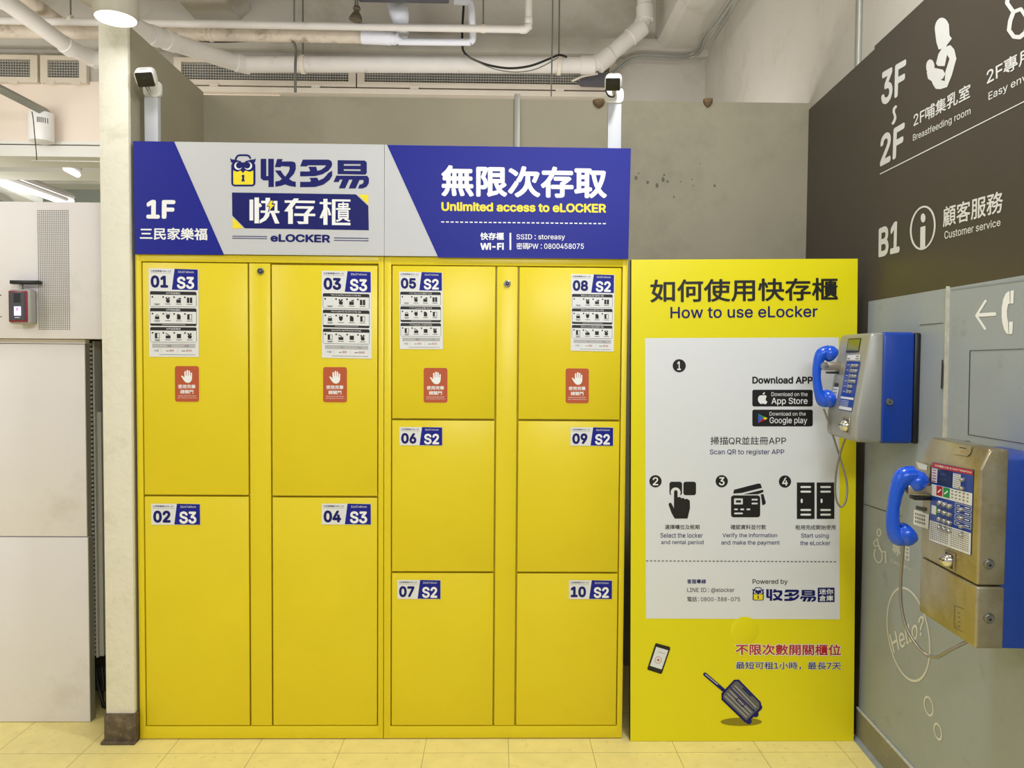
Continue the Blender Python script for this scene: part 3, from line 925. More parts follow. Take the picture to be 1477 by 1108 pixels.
# two shop badges
b = MB('black_ink').rect(C7, 683, 747, 1005, 836, H1, 10)
b.use('white_ink').text(C7, 'Download on the', (785, 760, 977, 781), H1 + 0.0003).text(C7, 'App Store', (785, 789, 977, 831), H1 + 0.0003, 0.015)
b.poly(C7, [(738, 778), (750, 775), (760, 782), (755, 792), (754, 803), (763, 811), (756, 823), (748, 823), (738, 820), (728, 823), (719, 816), (713, 803), (713, 790), (720, 779), (730, 776)], H1 + 0.0003)
b.poly(C7, [(738, 774), (739, 766), (749, 759), (749, 768)], H1 + 0.0003)
b.build('app_badge', ib)
b = MB('black_ink').rect(C7, 683, 853, 1005, 942, H1, 10)
b.use('white_ink').text(C7, 'Download on the', (775, 865, 967, 885), H1 + 0.0003).text(C7, 'Google play', (775, 893, 975, 934), H1 + 0.0003, 0.01)
b.use('gblue').poly(C7, [(714, 874), (740, 899), (714, 925)], H1 + 0.0003)
b.use('green').poly(C7, [(714, 874), (752, 892), (740, 899)], H1 + 0.0003)
b.use('yellow_ink').poly(C7, [(752, 892), (764, 899), (752, 907), (740, 899)], H1 + 0.0003)
b.use('red').poly(C7, [(714, 925), (740, 899), (752, 907)], H1 + 0.0003)
b.build('app_badge', ib)
b = MB('black_ink').text(C7, '掃描QR並註冊APP', (460, 997, 863, 1040), H1, 0.008)
b.use('navy').text(C7, 'Scan QR to register APP', (457, 1064, 853, 1098), H1, 0.012)
b.build('step_lettering', ib)
# step icons
b = MB('black_ink').rect(CI, 210, 115, 294, 205, H1, 16).rect(CI, 303, 115, 387, 205, H1, 16)
b.use('white_print').disc(CI, 251, 186, 33, H1 + 0.0002).rect(CI, 228, 186, 274, 240, H1 + 0.0002)
b.use('black_ink').poly(CI, [(240, 186), (244, 172), (254, 170), (264, 178), (264, 218), (280, 216), (290, 226), (302, 222), (312, 232), (326, 228), (345, 240), (347, 290), (330, 360), (245, 360), (225, 325), (204, 268), (208, 255), (222, 256), (240, 292)], H1 + 0.0004)
b.build('tap_icon', ib)
b = MB('black_ink').poly(CI, [(640, 168), (800, 127), (816, 128), (826, 156), (690, 190), (634, 194)], H1)
b.poly(CI, [(700, 200), (834, 168), (836, 184), (800, 198)], H1).poly(CI, [(818, 198), (836, 198), (852, 255), (846, 266), (828, 272)], H1)
b.rect(CI, 620, 206, 814, 352, H1, 18)
b.use('white_print').rect(CI, 640, 226, 698, 266, H1 + 0.0003, 4); b.use('black_ink').rect(CI, 652, 238, 686, 254, H1 + 0.0005)
b.use('white_print')
for s_ in ((762, 234, 792, 234), (762, 260, 792, 260), (646, 299, 660, 299), (687, 299, 701, 299), (728, 299, 742, 299), (646, 326, 693, 326)):
    b.stroke(CI, [(s_[0], s_[1]), (s_[2], s_[3])], 11, H1 + 0.0003)
b.build('card_icon', ib)
b = MB('black_ink').rect(CI, 1058, 120, 1176, 363, H1).rect(CI, 1190, 120, 1308, 363, H1)
b.use('white_ink')
for dx in (0, 132):
    for y in (150, 181, 303, 334): b.stroke(CI, [(1088 + dx, y), (1146 + dx, y)], 13, H1 + 0.0003)
    b.stroke(CI, [(1090 + dx, 234), (1090 + dx, 250)], 13, H1 + 0.0003)
b.build('locker_icon', ib)
for zh, zb, l1, b1, l2, b2 in (
        ('選擇櫃位及租期', (180, 401, 411, 432), 'Select the locker', (150, 456, 432, 488), 'and rental period', (155, 504, 437, 538)),
        ('確認資料並付款', (617, 401, 853, 433), 'Verify the information', (563, 457, 927, 492), 'and make the payment', (555, 506, 943, 541)),
        ('租用完成開始使用', (1048, 403, 1316, 435), 'Start using', (1086, 459, 1270, 495), 'the eLocker', (1080, 509, 1280, 538))):
    b = MB('black_ink').text(CI, zh, zb, H1, 0.015)
    b.use('navy').text(CI, l1, b1, H1, 0.012).text(CI, l2, b2, H1, 0.012)
    b.build('step_lettering', ib)
MB('grey_ink').dashes(CL, 55, 42, 1330, 48, 49, 7, H1, 0.55).build('dashed_line', ib)
b = MB('navy').text(CL, '客服專線', (328, 164, 453, 194), H1, 0.03)
b.use('black_ink').text(CL, 'LINE ID：@elocker', (328, 222, 642, 256), H1, 0.006).text(CL, '電話：0800-388-075', (328, 280, 680, 313), H1, 0.006)
b.build('contact_lettering', ib)
b = MB('black_ink').text(CL, 'Powered by', (763, 164, 997, 203), H1, 0.02); b.build('powered_lettering', ib)
LO = Sub(SP, (46, 50, 1392, 384), [(920 + 760 / 4.616, 800 + 217 / 4.616), (920 + 1186 / 4.616, 800 + 219 / 4.616), (920 + 1186 / 4.616, 800 + 314 / 4.616), (920 + 760 / 4.616, 800 + 312 / 4.616)])
b = MB(); owl_lock(b, LO, H1); brand_chars(b, LO, H1)
b.use('navy').rect(CL, 1197, 220, 1309, 316, H1); b.use('white_ink').text(CL, '迷你', (1206, 228, 1300, 265), H1 + 0.0003, 0.02).text(CL, '倉庫', (1206, 271, 1300, 309), H1 + 0.0003, 0.02)
b.build('brand_logo', ib)
b = MB('white_ink').text(CB, '不限次數開關櫃位', [(645, 130), (1357, 132), (1357, 216), (645, 212)], H1, 0.075)
b.use('red').text(CB, '不限次數開關櫃位', [(650, 134), (1352, 136), (1352, 211), (650, 207)], H1 + 0.0003, 0.03)
b.use('white_ink').text(CB, '最短可租1小時，最長7天', [(647, 249), (1355, 251), (1355, 309), (647, 304)], H1, 0.06)
b.use('navy').text(CB, '最短可租1小時，最長7天', [(651, 252), (1352, 254), (1352, 306), (651, 301)], H1 + 0.0003, 0.015)
b.build('offer_lettering', ib)
# the printed phone and suitcase (the cartoon figure between them is left out)
b = MB('black_ink').poly(CB, [(122, 128), (213, 153), (216, 165), (160, 330), (150, 333), (66, 306), (63, 296), (115, 134)], H1)
b.use('white_print').poly(CB, [(122, 152), (202, 176), (158, 303), (80, 278)], H1 + 0.0003)
b.use('orange').ring(CB, 135, 240, 22, 3, H1 + 0.0005, n=24); b.disc(CB, 135, 240, 8, H1 + 0.0005)
b.use('lgrey_ink').stroke(CB, [(135, 185), (180, 198)], 5, H1 + 0.0005)
b.build('phone_picture', ib)
b = MB('yellow_dark').disc(CB, 688, 652, 138, H1, 27)
b.use('navy').stroke(CB, [(446, 335), (580, 450)], 24, H1 + 0.0003)
b.use('lgrey_ink').stroke(CB, [(450, 336), (530, 402)], 6, H1 + 0.0005)
b.use('navy').poly(CB, [(640, 372), (672, 370), (818, 520), (826, 565), (730, 660), (712, 655), (556, 505), (556, 462)], H1 + 0.0002)
for x, y in ((808, 555), (784, 602), (738, 648)): b.disc(CB, x, y, 20, H1 + 0.0002, n=16)
b.use('grey_ink').poly(CB, [(645, 384), (665, 382), (808, 525), (808, 560), (722, 642), (568, 495), (570, 468)], H1 + 0.0004)
b.use('lgrey_ink')
for k in range(5): b.stroke(CB, [(578 + 17 * k, 478 - 17 * k), (724 + 16 * k, 622 - 16 * k)], 6, H1 + 0.0006, cap=False)
b.use('navy').stroke(CB, [(618, 425), (775, 580)], 9, H1 + 0.0008); b.stroke(CB, [(650, 508), (668, 492), (712, 535), (694, 552), (650, 508)], 6, H1 + 0.0008); b.stroke(CB, [(700, 428), (752, 478)], 10, H1 + 0.0008)
b.build('suitcase_picture', ib)
# clear round bump in the print
p = SP.pt(1074, 909.5); b = MB('yellow_print').lathe(p, (0, -1, 0), [(0.054, 0.0002), (0.05, 0.0012), (0.035, 0.0028), (0.018, 0.0036), (0.0, 0.0038)], 32)
b.build('round_bump', ib)

# ================================================================== LETTERING ON THE RIGHT WALL (painted on the wall: structure)
CW = Crop(SW, 1157, 0, 2.309); CA = Crop(SW, 1360, 400, 6.923); CC = Crop(SW, 1230, 760, 7.912); CH = Crop(SW, 1150, 740, 3.012)
HW = 0.001
b = MB('wall_print')
b.text(CW, '3F', [(265, 243), (348, 196), (344, 308), (264, 356)], HW, 0.05, 8)
b.stroke(CW, [(313, 355), (307, 362), (306, 374), (310, 384), (311, 394), (307, 405), (303, 411)], 8, HW)
b.text(CW, '2F', [(262, 453), (343, 405), (338, 514), (260, 556)], HW, 0.05, 8)
b.stroke(CW, [(260, 580), (739, 339), (760, 328)], 3.4, HW, cap=False)
# mother and child pictogram
b.disc(CW, 467, 96, 24, HW, 37)
b.poly(CW, [(444, 105), (448, 140), (456, 165), (476, 160), (500, 128), (492, 118), (490, 80)], HW)
b.poly(CW, [(468, 160), (495, 150), (508, 165), (515, 195), (500, 250), (484, 290), (462, 297), (446, 296), (436, 280), (430, 262), (450, 262), (476, 270), (478, 240), (492, 196), (484, 182), (476, 220), (454, 220), (447, 212), (455, 180)], HW)
b.disc(CW, 428, 222, 14, HW, 24); b.poly(CW, [(416, 240), (440, 226), (470, 232), (478, 246), (470, 262), (440, 275), (420, 262)], HW)
b.text(CW, '2F哺集乳室', [(372, 378), (562, 275), (560, 325), (372, 425)], HW, 0.02)
b.text(CW, 'Breastfeeding room', [(370, 448), (562, 355), (562, 386), (370, 476)], HW, 0.008)
b.text(CW, '2F專用', [(615, 232), (770, 147), (770, 198), (617, 285)], HW, 0.02)
b.text(CW, 'Easy envir', [(622, 308), (772, 230), (772, 262), (622, 341)], HW, 0.012)
b.stroke(CW, [(690, -28), (684, 10), (705, 40), (694, 70), (690, 100), (706, 122), (726, 124), (745, 108), (752, 80)], 14, HW)
b.stroke(CW, [(705, 40), (730, 30), (750, 60)], 12, HW)
b.text(CW, 'B1', [(256, 762), (328, 731), (325, 840), (255, 858)], HW, 0.05, 8)
b.ring(CW, 403, 759, 40, 6, HW, ry=70, tilt=-0.25); b.disc(CW, 404, 726, 8, HW, 15); b.poly(CW, [(395, 757), (412, 752), (411, 824), (394, 828)], HW)
b.text(CW, '顧客服務', [(470, 690), (671, 632), (669, 706), (470, 758)], HW, 0.02)
b.text(CW, 'Customer service', [(475, 770), (662, 727), (662, 752), (475, 797)], HW, 0.012)
struct('trim_sign_lettering', b)
b = MB('white_ink')
b.stroke(CA, [(338, 383), (430, 236)], 24, HW); b.stroke(CA, [(338, 383), (424, 514)], 24, HW); b.stroke(CA, [(350, 378), (520, 367)], 36, HW)
b.poly(CA, [(670, 140), (673, 262), (655, 270), (644, 330), (645, 400), (655, 440), (660, 566), (640, 562), (615, 520), (598, 455), (590, 385), (592, 300), (606, 220), (630, 165), (655, 142)], HW)
b.poly(CA, [(680, 134), (714, 132), (708, 262), (678, 262)], HW); b.poly(CA, [(664, 446), (704, 442), (698, 566), (664, 568)], HW)
struct('trim_phone_lettering', b)
b = MB('wall_print')
b.ring(CC, 302, 66, 20, 14, HW, ry=40)
b.stroke(CC, [(292, 132), (250, 165), (240, 190), (258, 225), (300, 210), (285, 150)], 12, HW); b.stroke(CC, [(300, 210), (330, 282), (378, 285), (380, 408)], 16, HW)
b.ring(CC, 295, 325, 46, 14, HW, ry=82, a0=-80, a1=230, tilt=0.25)
b.text(CC, '專用', [(455, 165), (652, 222), (650, 398), (452, 300)], HW, 0.02)
b.text(CC, 'Easy env', [(443, 360), (672, 462), (668, 522), (441, 418)], HW, 0.012)
struct('trim_access_lettering', b)
HM = Metric(Vector((wallx(-0.365), -0.365, 0.541)), WT, (0, 0, -1), WN)
b = MB('wall_print').ring(HM, 0, 0, 0.147, 0.0078, HW, ry=0.147, n=64)
b.ring(Metric(wp(-0.514, 0.365), WT, (0, 0, -1), WN), 0, 0, 0.027, 0.0068, HW, n=40)
b.ring(Metric(wp(-0.572, 0.313), WT, (0, 0, -1), WN), 0, 0, 0.022, 0.0066, HW, n=40)
b.text(CH, 'Hello?', [(400, 528), (552, 440), (550, 528), (420, 612)], HW, 0.018)
struct('trim_hello_lettering', b)


# ================================================================== PAYPHONES
def frame_T(Yc, z):
    """local x runs along the wall towards the viewer, -y out of the wall, z up"""
    T = Matrix((WT, -WN, Vector((0, 0, 1)))).transposed().to_4x4()
    T.translation = Vector((wallx(Yc), Yc, z))
    return T


class TB(MB):
    def __init__(s, T, m=None):
        super().__init__(m); s.T = T

    def b(s, x0, x1, y0, y1, z0, z1, bev=0.0, seg=2):
        return s.box(x0, x1, y0, y1, z0, z1, s.T, bev, seg)


def handset_mesh(cx, pts, rs, ear, mouth, er, mr):
    """pts are (out, up) in metres; drawn in a vertical plane at local x = cx"""
    return cx, pts, rs, ear, mouth, er, mr


def make_handset(parent, T, cx, pts, rs, ear, mouth):
    w3 = lambda o, z, x=cx: T @ Vector((x, -o, z))
    # smooth the path
    P = [w3(*p) for p in pts]
    fine = []; fr = []
    n = len(P)
    for i in range(n - 1):
        p0, p1, p2, p3 = P[max(i - 1, 0)], P[i], P[i + 1], P[min(i + 2, n - 1)]
        for k in range(6):
            t_ = k / 6
            fine.append(0.5 * ((2 * p1) + (p2 - p0) * t_ + (2 * p0 - 5 * p1 + 4 * p2 - p3) * t_ ** 2 + (3 * p1 - p0 - 3 * p2 + p3) * t_ ** 3))
            fr.append(rs[i] * (1 - t_) + rs[i + 1] * t_)
    fine.append(P[-1]); fr.append(rs[-1])
    hs = MB('handset').tube(fine, fr, 18).build('handset', parent, label='bright blue handset')
    for (o, z, r, do, dz) in (ear, mouth):
        ax = (T.to_3x3() @ Vector((0, -do, dz))).normalized()
        c = w3(o, z)
        m = MB('handset').lathe(c - ax * 0.022, ax, [(0.0, -0.004), (r * 0.5, -0.002), (r * 0.85, 0.006), (r, 0.016), (r, 0.028), (r * 0.93, 0.036), (r * 0.7, 0.042), (0, 0.044)], 28)
        m.build('earpiece' if (o, z) == (ear[0], ear[1]) else 'mouthpiece', hs)
    return hs


def smooth(P, k=8):
    P = [Vector(p) for p in P]; n = len(P); out = []
    for i in range(n - 1):
        p0, p1, p2, p3 = P[max(i - 1, 0)], P[i], P[i + 1], P[min(i + 2, n - 1)]
        for j in range(k):
            t_ = j / k
            out.append(0.5 * ((2 * p1) + (p2 - p0) * t_ + (2 * p0 - 5 * p1 + 4 * p2 - p3) * t_ ** 2 + (3 * p1 - p0 - 3 * p2 + p3) * t_ ** 3))
    out.append(P[-1]); return out


def coin_cup(parent, T, M, x, y, z, s):
    """square plate with a chrome return cup; y is the local front depth"""
    b = TB(T, 'steel').b(x - s, x + s, y - 0.003, y + 0.002, z - s, z + s, 0.001)
    b.use('dark').b(x - s * 0.8, x + s * 0.8, y - 0.0036, y - 0.0028, z - s * 0.8, z + s * 0.8)
    b.use('chrome').lathe(T @ Vector((x, y - 0.003, z)), T.to_3x3() @ Vector((0, -1, 0)), [(s * 0.78, 0), (s * 0.74, 0.008), (s * 0.55, 0.015), (s * 0.25, 0.019), (0, 0.02)], 24)
    b.use('dark').b(x - s * 0.42, x + s * 0.42, y - 0.0235, y - 0.008, z + s * 0.05, z + s * 0.16)
    return b.build('coin_return', parent)


def key_lock(parent, T, pos, r):
    b = MB('lock').lathe(T @ Vector(pos), T.to_3x3() @ Vector((1, 0, 0)), [(r, 0), (r, 0.004), (r * 0.8, 0.008), (r * 0.55, 0.008), (0, 0.0075)], 24)
    b.use('dark').lathe(T @ (Vector(pos) + Vector((0.0084, 0, -r * 0.1))), T.to_3x3() @ Vector((1, 0, 0)), [(r * 0.22, 0), (0, 0.0008)], 12)
    return b.build('lock', parent)


# ---- the blue and silver phone by the board
Yc, zb = -0.285, 1.178
W1, Ht = 0.245, 0.362
T1 = frame_T(Yc, zb)
ph = thing('payphone', T1.translation, 'blue and silver payphone on the grey wall, in front of the instruction board', 'payphone', 'wall payphones')
hw = W1 / 2
TB(T1, 'dark').b(-hw + 0.002, hw - 0.002, -0.02, 0.001, 0.0, Ht - 0.002, 0.006).build('back_plate', ph)
TB(T1, 'phone_blue').b(-hw, hw, -0.125, -0.018, 0.0, Ht, 0.012, 3).build('housing', ph)
def slab(T, prof, x0, x1, m, bev):
    b = MB(m); b.prism([T @ Vector((x0, -o, z)) for o, z in prof], T.to_3x3() @ Vector((x1 - x0, 0, 0)), bev=bev); return b
slab(T1, [(0.118, 0.003), (0.118, Ht), (0.160, Ht - 0.004), (0.166, Ht - 0.02), (0.203, 0.09), (0.206, 0.02), (0.198, 0.003)], -hw - 0.001, hw + 0.001, 'silver', 0.009).build('front_cover', ph)
# sloped front as a drawing plane: from (0.166, Ht-.02) to (0.203, .09)
fo = lambda z: 0.166 + (0.203 - 0.166) * ((Ht - 0.02 - z) / (Ht - 0.02 - 0.09)) if z > 0.09 else 0.2035
up1 = Vector((0, -(0.203 - 0.166), -(Ht - 0.11))).normalized()
class Face1:
    def __init__(s, T, fo, nz): s.T, s.fo, s.nz = T, fo, nz
    def pt(s, x, z, h=0.0): return s.T @ Vector((x, -(s.fo(z) + 0.0004 + h), z))
F1 = Face1(T1, fo, 0)
class FlipF:
    """as Face1 but with v measured downwards from the top, for lettering"""
    def __init__(s, f): s.f = f
    def pt(s, x, y, h=0.0): return s.f.pt(x, -y, h)
G1 = FlipF(F1)
b = MB('dark').rect(G1, -0.045, -(Ht - 0.018), 0.062, -(Ht - 0.066), 0.0004, 0.003); b.use('lcd').rect(G1, -0.038, -(Ht - 0.022), 0.056, -(Ht - 0.060), 0.001, 0.002)
b.build('display', ph)
b = MB('sticker').rect(G1, -0.028, -(Ht - 0.074), 0.078, -(Ht - 0.092), 0.0006)
b.use('grey_ink').stroke(G1, [(0.045, -(Ht - 0.079)), (0.07, -(Ht - 0.079))], 0.003, 0.001, cap=False); b.stroke(G1, [(0.045, -(Ht - 0.087)), (0.07, -(Ht - 0.087))], 0.003, 0.001, cap=False); b.stroke(G1, [(-0.024, -(Ht - 0.087)), (0.0, -(Ht - 0.087))], 0.003, 0.001, cap=False)
b.build('label_strip', ph)
kp = MB('phone_blue').rect(G1, -0.025, -(Ht - 0.096), 0.088, -(Ht - 0.262), 0.0006, 0.003)
kp.use('sticker').rect(G1, -0.022, -(Ht - 0.216), 0.085, -(Ht - 0.223), 0.001); kp.rect(G1, -0.022, -(Ht - 0.249), 0.085, -(Ht - 0.259), 0.001)
for k in range(6):
    kp.stroke(G1, [(-0.012, -(Ht - 0.108 - k * 0.018)), (0.006, -(Ht - 0.108 - k * 0.018))], 0.0016, 0.001, cap=False)
kp.stroke(G1, [(0.015, -(Ht - 0.104)), (0.015, -(Ht - 0.205))], 0.0012, 0.001, cap=False)
for k in range(4): kp.stroke(G1, [(-0.02, -(Ht - 0.229 - k * 0.0055)), (0.05, -(Ht - 0.229 - k * 0.0055))], 0.0014, 0.001, cap=False)
kp = kp.build('keypad', ph)
for r_ in range(6):
    for c_ in range(3 if r_ < 4 else 2):
        x = 0.034 + c_ * 0.018; z = Ht - 0.110 - r_ * 0.0175; o = fo(z)
        TB(T1, 'key').b(x - 0.006, x + 0.006, -o - 0.007, -o + 0.001, z - 0.0055, z + 0.0055, 0.0018).build('key', kp)
b = MB('dark').rect(G1, -0.098, -(Ht - 0.172), -0.062, -(Ht - 0.186), 0.0006); b.build('card_slot', ph)
b = MB('sticker').rect(G1, -0.106, -(Ht - 0.186), -0.052, -(Ht - 0.226), 0.0009)
b.use('grey_ink')
for k in range(3): b.dashes(G1, -0.1, -(Ht - 0.195 - 0.011 * k), -0.06, -(Ht - 0.195 - 0.011 * k), 4, 0.0045, 0.0014, 0.6)
b.build('card_label', ph)
coin_cup(ph, T1, None, 0.058, -0.206, 0.052, 0.027)
key_lock(ph, T1, (hw - 0.001, -0.098, 0.136), 0.0125)
HX = -0.088
b = TB(T1, 'steel').b(HX - 0.016, HX + 0.016, -0.238, -0.165, Ht - 0.128, Ht - 0.100, 0.003)
b.use('chrome').lathe(T1 @ Vector((HX - 0.02, -0.236, Ht - 0.113)), T1.to_3x3() @ Vector((1, 0, 0)), [(0.014, 0), (0.014, 0.04)], 18)
b.use('dark').b(HX - 0.012, HX + 0.012, -0.222, -0.18, Ht - 0.140, Ht - 0.132, 0.002)
b.build('hook', ph)


def on_phone(T, cx, px, py):
    """pixel -> (out, up) in the vertical plane local x = cx of a phone"""
    o = T @ Vector((cx, 0, 0)); n = T.to_3x3() @ Vector((1, 0, 0))
    d = ray(px, py); q = CAM + d * ((o - CAM).dot(n) / d.dot(n))
    l = T.inverted() @ q
    return (-l.y, l.z)


hp = [on_phone(T1, HX, *p) for p in ((1196, 507), (1185, 511), (1179, 527), (1178, 545), (1181, 566), (1187, 578), (1195, 577))]
ear = on_phone(T1, HX, 1197, 510); mou = on_phone(T1, HX, 1195, 575)
make_handset(ph, T1, HX, hp, [0.023, 0.022, 0.016, 0.0142, 0.016, 0.022, 0.024], (ear[0], ear[1], 0.028, -0.8, -0.6), (mou[0], mou[1], 0.033, -0.75, 0.6))
pl = [(-0.088, 1188, 590), (-0.088, 1196, 612), (-0.07, 1208, 650), (-0.05, 1221, 695), (-0.04, 1220, 722), (-0.04, 1212, 731), (-0.04, 1205, 715), (-0.035, 1206, 680), (-0.03, 1213, 650), (-0.02, 1221, 628)]
cp = []
for cx, px, py in pl:
    o, z = on_phone(T1, cx, px, py); cp.append(T1 @ Vector((cx, -o, z)))
MB('cord').tube(smooth(cp), 0.0035, 10).build('cord', ph)

# ---- the steel phone nearest the viewer
Yn2 = CAM.y + 1.735
W2 = 0.262; hw2 = W2 / 2
T2 = frame_T(Yn2 + hw2, 0.0)
fb = on_phone(T2, hw2, 1405.5, 935.5); ft = on_phone(T2, hw2, 1411, 678); tb = on_phone(T2, hw2, 1427, 648); sb = on_phone(T2, hw2, 1447, 935)
zb2 = fb[1]; T2 = frame_T(Yn2 + hw2, zb2); zt = tb[1] - zb2; zf = ft[1] - zb2; PF = fb[0]; PS = sb[0]
ph2 = thing('payphone', T2.translation, 'worn steel payphone with blue handset, nearest on the right, by the Hello? circle', 'payphone', 'wall payphones')
TB(T2, 'phone_blue').b(-hw2, hw2, -PS - 0.01, 0.0, 0.0, zt - 0.022, 0.006).build('housing', ph2)
zsplit = on_phone(T2, hw2, 1408, 845)[1]
slab(T2, [(PS, zsplit + 0.0012), (PS, zt), (tb[0], zt), (PF, zf), (PF, zsplit + 0.0012)], -hw2 - 0.002, hw2 + 0.002, 'steel', 0.006).build('front_cover', ph2)
slab(T2, [(PS, 0.0), (PS, zsplit - 0.0012), (PF, zsplit - 0.0012), (PF, 0.0)], -hw2 - 0.002, hw2 + 0.002, 'steel', 0.006).build('coin_door', ph2, label='lower steel coin door')
G2 = FlipF(Face1(T2, lambda z: PF, 0))
FB = Surf(T2 @ Vector((0, -PF - 0.0004, 0)), WN); K2 = Crop(FB, 1270, 630, 5.541)
# instruction panel, drawn from its own corners
PM = Sub(K2, (385, 200, 745, 950), None)
PM = Sub(K2, (0, 0, 100, 200), [(415, 203), (748, 265), (726, 952), (388, 828)])
b = MB('phone_blue').rect(PM, 0, 0, 100, 200, 0.0008)
b.use('red').rect(PM, 1, 1, 99, 13, 0.0012)
b.use('white_ink').text(PM, '卡片電話 Coin & Card Telephone', (8, 4, 96, 10), 0.0016, 0.02)
b.use('sticker').rect(PM, 1, 15, 15, 50, 0.0012).rect(PM, 54, 17, 72, 52, 0.0012).rect(PM, 1, 55, 99, 84, 0.0012).rect(PM, 1, 148, 99, 199, 0.0012).rect(PM, 4, 108, 18, 130, 0.0012)
b.use('lcd_dark').rect(PM, 17, 14, 52, 51, 0.0014)
b.use('red').rect(PM, 15, 56, 30, 80, 0.0016); b.use('green').rect(PM, 32, 56, 48, 80, 0.0016).rect(PM, 16, 108, 19, 130, 0.0016)
b.use('white_ink').stroke(PM, [(20, 72), (26, 64)], 3, 0.002); b.stroke(PM, [(36, 72), (43, 64)], 3, 0.002)
b.use('red')
for k in range(5): b.stroke(PM, [(3, 19 + 7 * k), (13, 19 + 7 * k)], 2.2, 0.0016, cap=False)
b.use('grey_ink')
for k in range(7): b.stroke(PM, [(56, 20 + 4.8 * k), (70, 20 + 4.8 * k)], 1.2, 0.0016, cap=False)
for k in range(9):
    b.dashes(PM, 4, 152 + 5 * k, 50, 152 + 5 * k, 9, 2, 0.0016, 0.7); b.dashes(PM, 54, 152 + 5 * k, 96, 152 + 5 * k, 8, 1.6, 0.0016, 0.8)
for k in range(3): b.dashes(PM, 52, 60 + 8 * k, 96, 60 + 8 * k, 5, 2.5, 0.0016, 0.5)
b.use('white_ink')
for k in range(4):
    y = 92 + 14 * k
    b.stroke(PM, [(62, y - 5), (98, y - 5), (98, y + 5), (62, y + 5), (62, y - 5)], 0.8, 0.0012)
    b.stroke(PM, [(66, y), (72, y)], 2, 0.0012, cap=False); b.stroke(PM, [(84, y), (94, y)], 2, 0.0012, cap=False)
kp2 = b.build('keypad', ph2)


def knob(px, py, r, parent):
    p = K2.pt(px, py, 0.0008)
    MB('key').lathe(p, WN, [(r, 0), (r, 0.006), (r * 0.8, 0.009), (0, 0.0095)], 16).build('key', parent)


for r_ in range(4):
    for c_ in range(3): knob(490 + c_ * 38 - r_ * 1, 530 + c_ * 14 + r_ * 65, 0.0062, kp2)
for k in range(4): knob(660, 582 + 68 * k, 0.005, kp2)
knob(668, 345, 0.005, kp2); knob(666, 412, 0.005, kp2)
# brass plate with a slot on the bevel
bd = Vector((0, -(PF - tb[0]), -(zt - zf))).normalized(); bn = T2.to_3x3() @ Vector((0, -(zt - zf), (PF - tb[0]))).normalized()
SB = Surf(T2 @ Vector((0, -(PF + tb[0]) / 2, (zt + zf) / 2)), bn); KB = Crop(SB, 1270, 630, 5.541)
b = MB('steel').poly(KB, [(600, 80), (722, 78), (735, 95), (725, 135), (700, 160), (590, 140), (578, 122), (585, 95)], 0.002); b.use('dark').stroke(KB, [(640, 88), (690, 98)], 8, 0.0025)
b.use('orange').stroke(KB, [(640, 118), (680, 124)], 4, 0.0025, cap=False)
b.build('coin_slot', ph2)
# recess plate, card slot, label with holes
b = MB('steel').poly(K2, [(285, 188), (400, 225), (398, 500), (262, 470)], 0.0012)
b.use('chrome').poly(K2, [(290, 200), (380, 228), (376, 270), (310, 255)], 0.002)
b.build('cradle_plate', ph2)
b = MB('dark').poly(K2, [(288, 550), (366, 570), (364, 600), (286, 580)], 0.0012); b.build('card_slot', ph2)
b = MB('sticker').poly(K2, [(270, 583), (392, 620), (386, 740), (266, 700)], 0.0012)
b.use('grey_ink')
for r_ in range(3):
    for c_ in range(5): b.rect(K2, 282 + c_ * 17, 608 + r_ * 30 + c_ * 5, 292 + c_ * 17, 624 + r_ * 30 + c_ * 5, 0.0018)
b.build('card_label', ph2)
p = T2.inverted() @ K2.pt(560, 990); coin_cup(ph2, T2, None, p.x, -PF - 0.001, p.z, 0.022)
o, z = on_phone(T2, hw2, 1270 + 860 / 5.541, 630 + 1017 / 5.541); key_lock(ph2, T2, (hw2 + 0.001, -o, z), 0.0125)
o, z = on_phone(T2, hw2, 1280 + 805 / 5.538, 780 + 618 / 5.538); key_lock(ph2, T2, (hw2 + 0.001, -o, z), 0.0125)
KD = Crop(FB, 1280, 780, 5.538)
b = MB('grey_ink').stroke(KD, [(612, 548), (538, 518), (532, 690), (605, 732)], 3, 0.0008, cap=False)
for k, y in enumerate((575, 610, 648, 682)): b.stroke(KD, [(566, y), (582, y + 4)], 7, 0.0008, cap=False)
b.build('engraved_mark', ph2)
HX2 = -hw2 + 0.035
b = TB(T2, 'steel'); o, z = on_phone(T2, HX2, 1312, 705)
b.b(HX2 - 0.018, HX2 + 0.018, -o - 0.012, -PF + 0.003, z - 0.012, z + 0.012, 0.004)
b.use('dark').b(HX2 - 0.016, HX2 + 0.016, -o + 0.006, -PF + 0.002, z - 0.028, z - 0.019, 0.002)
b.build('hook', ph2)
hp = [on_phone(T2, HX2, *p) for p in ((1318, 686), (1304, 688), (1295, 702), (1289, 730), (1288, 757), (1294, 774), (1306, 772))]
ear = on_phone(T2, HX2, 1321, 694); mou = on_phone(T2, HX2, 1306, 771)
make_handset(ph2, T2, HX2, hp, [0.025, 0.025, 0.0185, 0.0155, 0.018, 0.023, 0.025], (ear[0], ear[1], 0.030, -0.6, -0.8), (mou[0], mou[1], 0.031, -0.75, 0.6))
pl = [(HX2, 1303, 786), (HX2, 1301, 810), (HX2, 1299, 840), (HX2 + 0.01, 1300, 875), (HX2 + 0.03, 1309, 910), (HX2 + 0.06, 1330, 940), (HX2 + 0.09, 1350, 948), (HX2 + 0.12, 1370, 938), (HX2 + 0.14, 1383, 920)]
cp = []
for cx, px, py in pl:
    o, z = on_phone(T2, cx, px, py); cp.append(T2 @ Vector((cx, -o, z)))
